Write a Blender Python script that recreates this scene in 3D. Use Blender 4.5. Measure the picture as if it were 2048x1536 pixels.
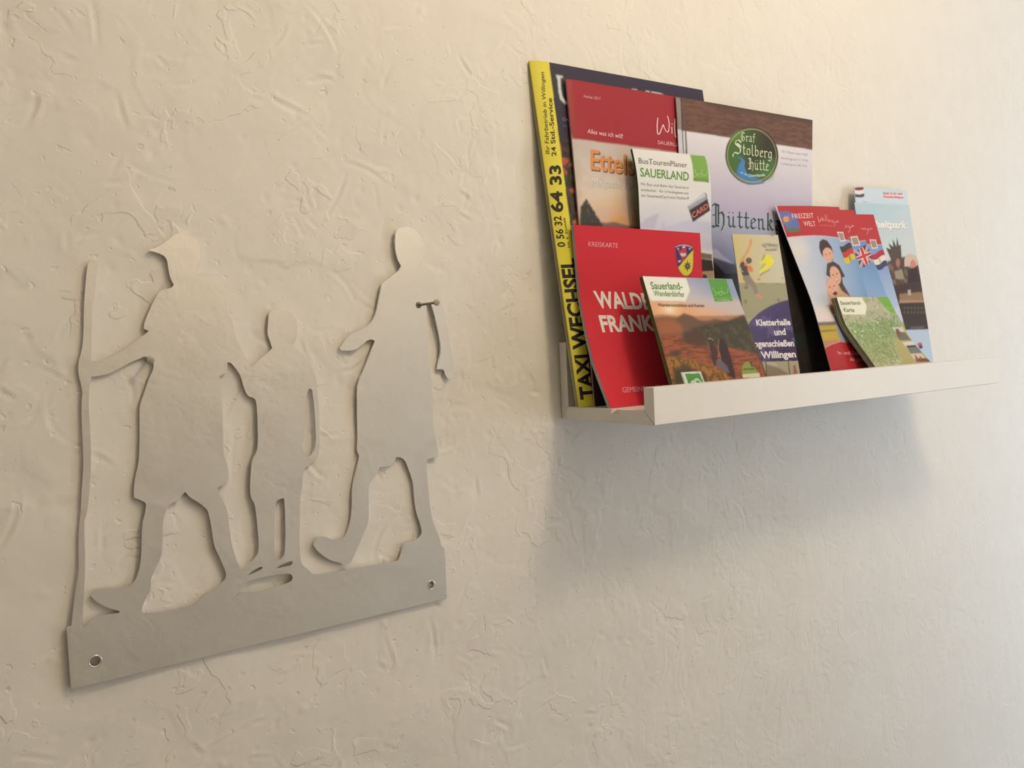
import bpy, bmesh, math, random
import numpy as np
from mathutils import Vector, Matrix
from mathutils.geometry import tessellate_polygon

# ------------------------------------------------------------------ scene reset
for _o in list(bpy.data.objects):
    bpy.data.objects.remove(_o)
scene = bpy.context.scene
col = scene.collection

# ------------------------------------------------------------------ camera
# metres; wall plane y = 0, shelf's lower left wall corner is the origin
CAM = Vector((-0.4572, -0.5932, 0.0674))
YAW, PITCH, ROLL = 0.5991175, -0.0457330, -0.0437552
fwd = Vector((math.sin(YAW) * math.cos(PITCH), math.cos(YAW) * math.cos(PITCH), math.sin(PITCH)))
rt0 = Vector((math.cos(YAW), -math.sin(YAW), 0))
up0 = rt0.cross(fwd)
rt = rt0 * math.cos(ROLL) + up0 * math.sin(ROLL)
up = up0 * math.cos(ROLL) - rt0 * math.sin(ROLL)
cam_data = bpy.data.cameras.new('camera')
cam_data.sensor_fit = 'HORIZONTAL'
cam_data.sensor_width = 36.0
cam_data.lens = 36.0 * 1656.33 / 2048.0
cam_data.clip_start = 0.01
cam = bpy.data.objects.new('camera', cam_data)
cam.matrix_world = Matrix(((rt.x, up.x, -fwd.x, CAM.x), (rt.y, up.y, -fwd.y, CAM.y), (rt.z, up.z, -fwd.z, CAM.z), (0, 0, 0, 1)))
col.objects.link(cam)
scene.camera = cam

# ------------------------------------------------------------------ world, daylight, exposure
world = bpy.data.worlds.new('world')
scene.world = world
world.use_nodes = True
world.node_tree.nodes['Background'].inputs[0].default_value = (0.72, 0.84, 1.0, 1)
world.node_tree.nodes['Background'].inputs[1].default_value = 1.0

ROOM = dict(x0=-1.8, x1=2.4, y0=-1.2, y1=0.0, z0=-1.5, z1=1.0)
XM = 1.35                                 # where the window part of the facing wall begins
WIN = (1.45, 2.30, -0.85, 0.45)           # window opening in the facing wall: x0, x1, z0, z1
LAMP_POS = (0.20, -0.75, 0.83)
LAMP_R = 0.08
LAMP_STRENGTH = 48.0
LAMP_COLOR = (1.0, 0.80, 0.54)
DAY_POWER = 20.0
sun_area = bpy.data.lights.new('window_daylight', 'AREA')
sun_area.shape = 'RECTANGLE'
sun_area.size = WIN[1] - WIN[0]
sun_area.size_y = WIN[3] - WIN[2]
sun_area.energy = DAY_POWER
sun_area.color = (0.80, 0.90, 1.0)
day = bpy.data.objects.new('window_daylight', sun_area)
day.location = ((WIN[0] + WIN[1]) / 2, ROOM['y0'] - 0.16, (WIN[2] + WIN[3]) / 2)
day.rotation_euler = (math.radians(90), 0, 0)
col.objects.link(day)

vs = scene.view_settings
vs.view_transform = 'Standard'
vs.look = 'None'
vs.gamma = 1.0
vs.use_curve_mapping = False
vs.exposure = 0.10

# ------------------------------------------------------------------ helpers
def lin(c):
    c = np.asarray(c, float) / 255.0
    return np.where(c <= 0.04045, c / 12.92, ((c + 0.055) / 1.055) ** 2.4)

PAPER_WHITE = lin((236, 220, 198))
def ink(c):
    """printed colour as seen in warm light -> reflectance of the print"""
    return np.clip(lin(c) / PAPER_WHITE * 0.80, 0.004, 0.86)

def principled(name, base, rough=0.5, metal=0.0, spec=0.5):
    m = bpy.data.materials.new(name)
    m.use_nodes = True
    b = m.node_tree.nodes['Principled BSDF']
    b.inputs['Base Color'].default_value = (*base, 1)
    b.inputs['Roughness'].default_value = rough
    b.inputs['Metallic'].default_value = metal
    b.inputs['Specular IOR Level'].default_value = spec
    return m, m.node_tree, b

def add_noise_bump(nt, b, scale, strength, dist, detail=4.0):
    tc = nt.nodes.new('ShaderNodeTexCoord')
    n = nt.nodes.new('ShaderNodeTexNoise')
    n.inputs['Scale'].default_value = scale
    n.inputs['Detail'].default_value = detail
    bp = nt.nodes.new('ShaderNodeBump')
    bp.inputs['Strength'].default_value = strength
    bp.inputs['Distance'].default_value = dist
    nt.links.new(tc.outputs['Object'], n.inputs['Vector'])
    nt.links.new(n.outputs['Fac'], bp.inputs['Height'])
    nt.links.new(bp.outputs['Normal'], b.inputs['Normal'])
    return tc, n

def noise_colour(nt, b, tc, scale, c0, c1, detail=3.0, stretch=None):
    n = nt.nodes.new('ShaderNodeTexNoise')
    n.inputs['Scale'].default_value = scale
    n.inputs['Detail'].default_value = detail
    r = nt.nodes.new('ShaderNodeValToRGB')
    r.color_ramp.elements[0].position = 0.3
    r.color_ramp.elements[1].position = 0.7
    r.color_ramp.elements[0].color = (*c0, 1)
    r.color_ramp.elements[1].color = (*c1, 1)
    src = tc.outputs['Object']
    if stretch:
        mp = nt.nodes.new('ShaderNodeMapping')
        mp.inputs['Scale'].default_value = stretch
        nt.links.new(src, mp.inputs['Vector'])
        src = mp.outputs['Vector']
    nt.links.new(src, n.inputs['Vector'])
    nt.links.new(n.outputs['Fac'], r.inputs['Fac'])
    nt.links.new(r.outputs['Color'], b.inputs['Base Color'])

def mat_simple(name, base, rough, metal=0.0, bump=None, tint=0.04):
    m, nt, b = principled(name, base, rough, metal)
    tc, _ = add_noise_bump(nt, b, *(bump or (400.0, 0.05, 0.0004)))
    noise_colour(nt, b, tc, 30.0, [max(0, c * (1 - tint)) for c in base], [min(1, c * (1 + tint)) for c in base])
    return m

M_PLASTER = mat_simple('white_plaster', (0.80, 0.785, 0.755), 0.62, bump=(1400.0, 0.16, 0.0006), tint=0.015)
# fine trowel creases on top of the modelled relief
def add_creases(m):
    nt = m.node_tree
    b = nt.nodes['Principled BSDF']
    first = b.inputs['Normal'].links[0].from_node
    tc = next(n for n in nt.nodes if n.type == 'TEX_COORD')
    def noise(scale, detail, dist=0.0):
        n = nt.nodes.new('ShaderNodeTexNoise')
        n.inputs['Scale'].default_value = scale; n.inputs['Detail'].default_value = detail; n.inputs['Distortion'].default_value = dist
        nt.links.new(tc.outputs['Object'], n.inputs['Vector'])
        return n.outputs['Fac']
    def math_(op, x, y):
        n = nt.nodes.new('ShaderNodeMath'); n.operation = op
        for i, q in enumerate((x, y)):
            if isinstance(q, (int, float)):
                n.inputs[i].default_value = q
            else:
                nt.links.new(q, n.inputs[i])
        return n.outputs[0]
    def ramp(x, p0, p1, c0, c1):
        r = nt.nodes.new('ShaderNodeMapRange'); r.interpolation_type = 'SMOOTHSTEP'
        nt.links.new(x, r.inputs[0])
        for i, q in enumerate((p0, p1, c0, c1)):
            r.inputs[i + 1].default_value = q
        return r.outputs[0]
    step = ramp(noise(38.0, 2.5, 0.6), 0.52, 0.55, 0.0, 1.0)
    gate = ramp(noise(16.0, 1.0), 0.50, 0.60, 0.0, 1.0)
    pits = ramp(noise(150.0, 1.5), 0.66, 0.74, 0.0, -0.8)
    sep = nt.nodes.new('ShaderNodeSeparateXYZ')
    nt.links.new(tc.outputs['Object'], sep.inputs[0])
    h = math_('MULTIPLY', math_('ADD', math_('MULTIPLY', step, gate), pits), ramp(sep.outputs[0], 0.0, 0.7, 1.0, 0.4))
    bp = nt.nodes.new('ShaderNodeBump')
    bp.inputs['Strength'].default_value = 0.55
    bp.inputs['Distance'].default_value = 0.0007
    nt.links.new(h, bp.inputs['Height'])
    nt.links.new(first.outputs['Normal'], bp.inputs['Normal'])
    nt.links.new(bp.outputs['Normal'], b.inputs['Normal'])
add_creases(M_PLASTER)
M_CEIL = mat_simple('ceiling_paint', (0.82, 0.81, 0.79), 0.8)
M_FLOOR = mat_simple('oak_floor', (0.30, 0.20, 0.12), 0.45, bump=(60.0, 0.1, 0.001), tint=0.3)
M_SHELF = mat_simple('white_lacquer', (0.80, 0.79, 0.77), 0.38, bump=(900.0, 0.03, 0.0002), tint=0.01)
M_WINFRAME = mat_simple('window_paint', (0.78, 0.78, 0.77), 0.4)
M_NAIL = mat_simple('nail_steel', (0.33, 0.32, 0.29), 0.5, 0.85, bump=(1500.0, 0.2, 0.0003))
M_DOOR = mat_simple('door_paint', (0.70, 0.69, 0.66), 0.4)
M_GLASS, _nt, _b = principled('window_glass', (1, 1, 1), 0.02)
_b.inputs['Transmission Weight'].default_value = 1.0
_b.inputs['IOR'].default_value = 1.02
# polished stainless steel plate
M_STEEL, _nt, _b = principled('polished_steel', (0.84, 0.825, 0.80), 0.03, 1.0)
_tc, _n = add_noise_bump(_nt, _b, 25.0, 0.008, 0.0006, 2.0)
noise_colour(_nt, _b, _tc, 18.0, (0.825, 0.81, 0.785), (0.855, 0.84, 0.815))
# printed paper: print colour comes from the mesh's "print" colour layer
def mat_print(name, rough, coat):
    m, nt, b = principled(name, (1, 1, 1), rough)
    at = nt.nodes.new('ShaderNodeAttribute')
    at.attribute_name = 'print'
    nt.links.new(at.outputs['Color'], b.inputs['Base Color'])
    b.inputs['Coat Weight'].default_value = coat
    b.inputs['Specular IOR Level'].default_value = 0.25
    b.inputs['Coat Roughness'].default_value = 0.22
    add_noise_bump(nt, b, 220.0, 0.05, 0.0003)
    return m
M_PRINT = mat_print('glossy_printed_paper', 0.5, 0.14)
M_PRINT_MATT = mat_print('matt_printed_paper', 0.62, 0.0)
M_PAGES = mat_print('page_edges', 0.75, 0.0)
M_LAMP = bpy.data.materials.new('lamp_glass')
M_LAMP.use_nodes = True
_nt = M_LAMP.node_tree
_nt.nodes.clear()
_o = _nt.nodes.new('ShaderNodeOutputMaterial')
_e = _nt.nodes.new('ShaderNodeEmission')
_e.inputs[0].default_value = (*LAMP_COLOR, 1)
_e.inputs[1].default_value = LAMP_STRENGTH
_nt.links.new(_e.outputs[0], _o.inputs[0])

def mesh_obj(name, verts, faces, mat, parent=None, smooth=False):
    me = bpy.data.meshes.new(name)
    me.from_pydata([tuple(v) for v in verts], [], [tuple(f) for f in faces])
    me.update()
    if smooth:
        me.polygons.foreach_set('use_smooth', [True] * len(me.polygons))
    if mat:
        me.materials.append(mat)
    o = bpy.data.objects.new(name, me)
    col.objects.link(o)
    if parent:
        o.parent = parent
    return o

def bm_obj(name, bm, mat, parent=None, smooth=False):
    me = bpy.data.meshes.new(name)
    bm.normal_update()
    bm.to_mesh(me)
    bm.free()
    if smooth:
        me.polygons.foreach_set('use_smooth', [True] * len(me.polygons))
    me.materials.append(mat)
    o = bpy.data.objects.new(name, me)
    col.objects.link(o)
    if parent:
        o.parent = parent
    return o

def thing(name, loc, label, cat, group=None):
    o = bpy.data.objects.new(name, None)
    o.empty_display_size = 0.02
    o.location = loc
    col.objects.link(o)
    return tag(o, label, cat, group)

def tag(o, label, cat, group=None):
    o['label'] = label
    o['category'] = cat
    if group:
        o['group'] = group
    return o

def struct(o, label=None):
    o['kind'] = 'structure'
    if label:
        o['label'] = label
    return o

def add_box(bm, x0, x1, y0, y1, z0, z1, bevel=0.0):
    r = bmesh.ops.create_cube(bm, size=1.0)
    for v in r['verts']:
        v.co = Vector(((x0 + x1) / 2 + v.co.x * (x1 - x0), (y0 + y1) / 2 + v.co.y * (y1 - y0), (z0 + z1) / 2 + v.co.z * (z1 - z0)))
    if bevel:
        es = list({e for v in r['verts'] for e in v.link_edges})
        bmesh.ops.bevel(bm, geom=es, offset=bevel, segments=2, affect='EDGES', profile=0.5)
    return bm

def box(name, x0, x1, y0, y1, z0, z1, mat, parent=None, bevel=0.0):
    return bm_obj(name, add_box(bmesh.new(), x0, x1, y0, y1, z0, z1, bevel), mat, parent)

def vnoise(shape, cells, seed):
    """smooth value noise on an array, cells = number of lattice cells (rows, cols)"""
    rng = np.random.default_rng(seed)
    gy, gx = int(max(2, cells[0])) + 3, int(max(2, cells[1])) + 3
    g = rng.random((gy, gx))
    y = np.linspace(0.5, gy - 2.5, shape[0]); x = np.linspace(0.5, gx - 2.5, shape[1])
    iy = y.astype(int); ix = x.astype(int)
    fy = (y - iy); fx = (x - ix)
    fy = (fy * fy * (3 - 2 * fy))[:, None]; fx = (fx * fx * (3 - 2 * fx))[None, :]
    a = g[np.ix_(iy, ix)]; b = g[np.ix_(iy, ix + 1)]; c = g[np.ix_(iy + 1, ix)]; d = g[np.ix_(iy + 1, ix + 1)]
    return (a * (1 - fx) + b * fx) * (1 - fy) + (c * (1 - fx) + d * fx) * fy

# ------------------------------------------------------------------ room: plastered walls with real relief
def plaster_mesh():
    step = 0.00165
    ax0, ax1, az0, az1 = -0.56, 1.00, -0.66, 0.60
    xs = np.arange(ax0, ax1, step); zs = np.arange(az0, az1, step)
    nx, nz = len(xs), len(zs)
    W, H = ax1 - ax0, az1 - az0
    def N(size, seed):
        return vnoise((nz, nx), (H / size, W / size), seed) - 0.5
    h = N(0.11, 1) * 0.0020 + N(0.045, 2) * 0.0011 + N(0.014, 3) * 0.00034 + N(0.006, 4) * 0.00014
    # trowelled skin: thin overlapping patches whose rims make the creases
    zz, xx = np.meshgrid(zs, xs, indexing='ij')
    for k, (s, thr, w, amp) in enumerate(((0.036, 0.05, 0.018, 0.00024), (0.022, 0.12, 0.025, 0.00022), (0.05, -0.05, 0.014, 0.00016))):
        n = N(s, 20 + k) + 0.35 * N(s * 0.45, 30 + k) + 0.12 * N(s * 0.2, 40 + k)
        m = np.clip((n - thr) / w, 0, 1)
        gate = np.clip(0.5 + 3.0 * N(0.09, 50 + k), 0, 1)
        h += amp * m * m * (3 - 2 * m) * gate
    rng = random.Random(7)
    def stamp(px, pz, rad, fn):
        i0 = max(0, int((px - rad - ax0) / step)); i1 = min(nx, int((px + rad - ax0) / step) + 2)
        j0 = max(0, int((pz - rad - az0) / step)); j1 = min(nz, int((pz + rad - az0) / step) + 2)
        if i1 <= i0 or j1 <= j0:
            return
        h[j0:j1, i0:i1] += fn(xx[j0:j1, i0:i1] - px, zz[j0:j1, i0:i1] - pz)
    for _ in range(1500):                                  # curved trowel scratches with a raised lip
        px = rng.uniform(ax0, ax1); pz = rng.uniform(az0, az1)
        ln = rng.choice((0.004, 0.005, 0.006, 0.008, 0.010, 0.014, 0.020)); a = rng.uniform(0, math.pi)
        cu = rng.uniform(-22, 22); wd = rng.uniform(0.0008, 0.0014); dp = rng.uniform(0.00020, 0.00055); sg = rng.choice((-1, 1))
        def f(x, z):
            t = x * math.cos(a) + z * math.sin(a); d = -x * math.sin(a) + z * math.cos(a) - cu * t * t
            env = np.clip(1.15 - (t / ln) ** 2, 0, 1)
            return env * dp * (-np.exp(-(d / wd) ** 2) + 0.7 * np.exp(-((d - sg * 1.9 * wd) / (1.3 * wd)) ** 2))
        stamp(px, pz, ln * 1.4, f)
    for _ in range(2300):                                  # small pits and grains
        px = rng.uniform(ax0, ax1); pz = rng.uniform(az0, az1)
        r = rng.uniform(0.0011, 0.0027); dp = rng.uniform(0.00015, 0.00050) * rng.choice((-1, -1, -1, 1)); e = rng.uniform(0.5, 1.0); a = rng.uniform(0, math.pi)
        def f(x, z):
            t = (x * math.cos(a) + z * math.sin(a)) * e; d = -x * math.sin(a) + z * math.cos(a)
            return dp * np.exp(-(t * t + d * d) / (r * r))
        stamp(px, pz, r * 3, f)
    h -= h.min()
    fx = np.clip(np.minimum(xs - ax0, ax1 - xs) / 0.05, 0, 1)[None, :]; fz = np.clip(np.minimum(zs - az0, az1 - zs) / 0.05, 0, 1)[:, None]
    h = (h - 0.0015) * 1.5 * fx * fz * (1 - 0.5 * np.clip((xs - 0.05) / 0.6, 0, 1) ** 1.2)[None, :]   # the skim coat gets smoother to the right
    X = np.concatenate(([ROOM['x0']], xs, [XM])); Z = np.concatenate(([ROOM['z0']], zs, [ROOM['z1']]))
    hh = np.zeros((nz + 2, nx + 2)); hh[1:-1, 1:-1] = h
    gz, gx = np.meshgrid(Z, X, indexing='ij')
    co = np.stack((gx, -hh, gz), -1).reshape(-1, 3).astype(np.float32)
    return grid_mesh('plaster_relief', co, nz + 2, nx + 2, flip=False)

def grid_mesh(name, co, rows, cols, flip=False):
    idx = np.arange(rows * cols, dtype=np.int32).reshape(rows, cols)
    q = np.stack((idx[:-1, :-1], idx[:-1, 1:], idx[1:, 1:], idx[1:, :-1]), -1).reshape(-1, 4)
    if flip:
        q = q[:, ::-1]
    me = bpy.data.meshes.new(name)
    me.vertices.add(len(co)); me.vertices.foreach_set('co', np.ascontiguousarray(co, dtype=np.float32).ravel())
    me.loops.add(q.size); me.loops.foreach_set('vertex_index', np.ascontiguousarray(q).ravel())
    me.polygons.add(len(q)); me.polygons.foreach_set('loop_start', np.arange(0, q.size, 4, dtype=np.int32))
    me.polygons.foreach_set('use_smooth', np.ones(len(q), dtype=bool))
    me.update(calc_edges=True)
    return me

wall_me = plaster_mesh()
wall_me.materials.append(M_PLASTER)
wall_back = bpy.data.objects.new('wall_back', wall_me)
col.objects.link(wall_back)
struct(wall_back, 'white wall of rough trowelled plaster behind the shelf and the metal figures')
wall_front = bpy.data.objects.new('wall_front', wall_me)
wall_front.matrix_world = Matrix.Translation((0, ROOM['y0'], 0)) @ Matrix.Scale(-1, 4, Vector((0, 1, 0)))
col.objects.link(wall_front)
struct(wall_front, 'white plastered wall on the other side of the corridor')
R_ = ROOM
box('plain_plaster', XM, R_['x1'], 0.0, 0.03, R_['z0'], R_['z1'], M_PLASTER, wall_back)
struct(box('floor', R_['x0'], R_['x1'], R_['y0'], R_['y1'], R_['z0'] - 0.05, R_['z0'], M_FLOOR), 'brown wooden corridor floor')
struct(box('ceiling', R_['x0'], R_['x1'], R_['y0'], R_['y1'], R_['z1'], R_['z1'] + 0.05, M_CEIL), 'white corridor ceiling')
struct(box('wall_left', R_['x0'] - 0.08, R_['x0'], R_['y0'], R_['y1'], R_['z0'], R_['z1'], M_CEIL), 'white end wall of the corridor at the left')
struct(box('wall_right', R_['x1'], R_['x1'] + 0.08, R_['y0'], R_['y1'], R_['z0'], R_['z1'], M_CEIL), 'white end wall of the corridor at the right')
_bm = bmesh.new()
for (a, b, c, d) in ((XM, WIN[0], R_['z0'], R_['z1']), (WIN[1], R_['x1'], R_['z0'], R_['z1']), (WIN[0], WIN[1], R_['z0'], WIN[2]), (WIN[0], WIN[1], WIN[3], R_['z1'])):
    add_box(_bm, a, b, R_['y0'] - 0.08, R_['y0'], c, d)
struct(bm_obj('wall_window', _bm, M_PLASTER), 'white wall around the corridor window')
win = bpy.data.objects.new('window_1', None)
win.location = ((WIN[0] + WIN[1]) / 2, R_['y0'] - 0.04, WIN[2])
col.objects.link(win)
struct(win, 'white framed window in the facing wall')
_cx, _h = (WIN[1] - WIN[0]) / 2, WIN[3] - WIN[2]
for (a, b, c, d) in ((-_cx, -_cx + 0.05, 0, _h), (_cx - 0.05, _cx, 0, _h), (-_cx + 0.05, _cx - 0.05, 0, 0.05), (-_cx + 0.05, _cx - 0.05, _h - 0.05, _h)):
    box('window_frame', a, b, -0.025, 0.025, c, d, M_WINFRAME, win, 0.004)
box('window_pane', -_cx + 0.05, _cx - 0.05, -0.003, 0.003, 0.05, _h - 0.05, M_GLASS, win)
box('window_sill', -_cx - 0.03, _cx + 0.03, 0.04, 0.14, -0.03, 0.0, M_WINFRAME, win, 0.005)

# ceiling lamp that lights the wall (above the frame)
lamp = thing('ceiling_lamp', (LAMP_POS[0], LAMP_POS[1], R_['z1']), 'round white glass ceiling lamp above the shelf', 'lamp')
_bm = bmesh.new()
bmesh.ops.create_cone(_bm, cap_ends=True, segments=40, radius1=0.075, radius2=0.085, depth=0.035, matrix=Matrix.Translation((0, 0, -0.0175)))
bm_obj('lamp_base', _bm, M_WINFRAME, lamp)
_bm = bmesh.new()
bmesh.ops.create_uvsphere(_bm, u_segments=40, v_segments=20, radius=LAMP_R, matrix=Matrix.Translation((0, 0, LAMP_POS[2] - R_['z1'])))
bm_obj('glass_globe', _bm, M_LAMP, lamp, True)

# ------------------------------------------------------------------ picture ledge
SL, SD, ST, SLIP, SB = 0.55, 0.12, 0.0114, 0.0301, 0.0688
shelf = thing('picture_ledge', (0, 0, 0), 'white wooden picture ledge shelf on the plastered wall holding the brochures', 'shelf')
def profile_part(name, poly):
    bm = bmesh.new()
    a = [bm.verts.new((0, y, z)) for y, z in poly]; b = [bm.verts.new((SL, y, z)) for y, z in poly]
    n = len(poly)
    bm.faces.new(a); bm.faces.new(b[::-1])
    for i in range(n):
        bm.faces.new((a[i], b[i], b[(i + 1) % n], a[(i + 1) % n]))
    bmesh.ops.recalc_face_normals(bm, faces=bm.faces)
    bmesh.ops.bevel(bm, geom=list(bm.edges), offset=0.00035, segments=2, affect='EDGES', profile=0.5)
    return bm_obj(name, bm, M_SHELF, shelf)
G_ = 0.00012
profile_part('back_panel', [(-0.0012, 0.0 + 2 * G_), (-ST, ST + G_ * 2), (-ST, SB), (-0.0012, SB)])
profile_part('bottom_panel', [(-0.0004 - G_ * 3, 0), (-SD + G_ * 3, 0), (-SD + ST, ST - G_), (-ST, ST - G_)])
profile_part('front_lip', [(-SD, 2 * G_), (-SD, SLIP), (-SD + ST, SLIP), (-SD + ST, ST + G_ * 2)])

# ------------------------------------------------------------------ measured outlines (millimetres) and print layouts (u, v on each sheet)
PLATE_OUTER=[(-403.8,-137.7),(-403.9,-97.8),(-401,-97),(-397.5,-74.4),(-395.6,-66.8),(-394.6,-60),(-393.7,-39.9),(-391.7,-27.1),(-389.9,-10.5),(-388,4.1),(-387.8,14.6),(-387.6,27.7),(-386.8,45.1),(-385.6,50.2),(-388.2,66),(-383.9,78.9),(-382.7,91.9),(-381.8,104.9),(-380.7,113.5),(-378.3,130.9),(-376.7,133.2),(-373.5,134),(-371.7,132.2),(-373.3,124),(-375.3,111.8),(-377.4,103.1),(-378.5,87.4),(-379.6,69.5),(-375.9,68.8),(-365.2,73.3),(-354.9,80.1),(-347.1,85.5),(-344.3,87.9),(-347.3,89.6),(-346.7,92.9),(-344.7,98.2),(-340.8,106.3),(-337,112.9),(-334.3,115.2),(-328.2,116.3),(-326.7,118.6),(-328.7,122.7),(-329.6,129.1),(-330,136.4),(-334.6,139.4),(-341.4,141.1),(-335.2,143.5),(-329.8,147.3),(-325.2,151.8),(-319.8,153.9),(-314.6,152.4),(-310.4,148.4),(-308,142.5),(-308.3,136.9),(-310,132.2),(-312,128.5),(-310.5,125.5),(-306.3,125.7),(-300.8,126.1),(-295.4,124),(-291,118.8),(-290.5,111.7),(-291.9,100.3),(-289.2,92.6),(-287.5,81.6),(-284.2,73.3),(-280.8,66.4),(-277.8,60.2),(-272.4,65.3),(-265.7,70.3),(-262.3,73.4),(-263.8,79.4),(-265.3,83.7),(-264.2,91.4),(-263.2,99),(-259.7,100.9),(-253.2,101.7),(-249,100.2),(-245.5,96.7),(-243.2,92.3),(-242.6,86.6),(-243.5,80.2),(-248,74.5),(-245.4,73.2),(-239.8,68.6),(-234.9,62.7),(-231.9,56),(-230.8,48.7),(-230.2,42.1),(-229.8,31.9),(-229.8,18.8),(-230.2,6.4),(-230.3,3.8),(-230.8,-1.4),(-232.6,-9.1),(-236.4,-12.1),(-243.8,-15.6),(-245.1,-22.4),(-246.1,-31),(-247.9,-36.8),(-248.5,-50.6),(-249.7,-63.5),(-250.4,-76.4),(-250.1,-86.1),(-245.4,-90.4),(-241.2,-95.8),(-231.6,-96.5),(-212.1,-96.9),(-189.1,-97.7),(-172,-98.3),(-169.4,-96.5),(-166.5,-88.2),(-164.9,-85.4),(-156.5,-85),(-151.4,-82.8),(-148.7,-79.6),(-149.9,-73.1),(-153.7,-60.9),(-154.5,-49.2),(-154.8,-36.7),(-159.1,-24.3),(-161.2,-18.7),(-165,-16.5),(-168.4,-16),(-170.5,-19.4),(-173.5,-22.1),(-179.3,-22.3),(-183,-22.3),(-185.1,-26.4),(-191.1,-32.5),(-193.2,-36.6),(-193.8,-50.3),(-194.3,-60),(-195.7,-65.8),(-200.8,-74.5),(-204.9,-81.5),(-209,-89.3),(-211.9,-92.2),(-214.6,-93),(-217.7,-92.8),(-219.1,-90.9),(-225,-88.5),(-230.1,-85.5),(-234.2,-81.5),(-236.3,-79.3),(-239.1,-75.5),(-239.8,-72.9),(-237.4,-69.5),(-233.5,-68.1),(-229.2,-69.3),(-225.9,-71.9),(-220.6,-72.8),(-215.2,-72.5),(-212.3,-68.3),(-209.1,-59.4),(-207.7,-50.3),(-207.1,-36.7),(-203.5,-24.9),(-200.3,-15.1),(-199.6,-10.9),(-201.6,-7.3),(-200.3,.2),(-199.7,18.9),(-198.5,40),(-196.8,45.8),(-192.8,53.2),(-188.7,60.7),(-181.8,75.8),(-182.9,76.8),(-185.4,77.3),(-187.8,76.7),(-192.6,73.2),(-198.2,69.2),(-209.9,69.6),(-210.7,71.3),(-206.8,76.6),(-203,81.1),(-194.7,84.2),(-187.1,87.9),(-182.3,92),(-179.1,98),(-176.8,106.5),(-173.4,119.2),(-172.2,121.2),(-164.3,126.1),(-158.3,130.5),(-156,134.4),(-158.8,139.3),(-160.1,147.1),(-159.9,154.9),(-158.5,161.8),(-155.5,163.9),(-149.6,165.2),(-144.7,164.6),(-140,161.3),(-135.3,154.9),(-134.7,147.8),(-136.7,139.9),(-139.9,134.3),(-133.5,132.8),(-127.6,130.1),(-124.9,123.2),(-121.5,110.7),(-118.2,95.4),(-115.4,79),(-113.6,64.5),(-112.1,53.5),(-112.4,47.1),(-115.6,42.8),(-118.4,42.9),(-120.8,46.7),(-121.4,50.1),(-123.2,50.9),(-128,51.1),(-126.5,56.9),(-124.1,63.1),(-123.5,70.3),(-124.8,79.3),(-127.1,91.9),(-129.7,101.8),(-131,104.5),(-134.1,104.9),(-134.9,103.2),(-135.1,95.6),(-135.3,77.8),(-134.5,60),(-134,51),(-133.5,31.3),(-133.8,16.9),(-134,4.3),(-131.9,-4.9),(-130.5,-15.9),(-130.7,-19.9),(-140.9,-20.6),(-142.1,-22.7),(-141.7,-35.3),(-141,-48.9),(-141.1,-51),(-140.2,-62),(-138.6,-71.3),(-135.1,-81),(-132.8,-87.7),(-132.1,-92.9),(-128.8,-95.7),(-128.8,-109.5),(-129,-137)]
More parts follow.
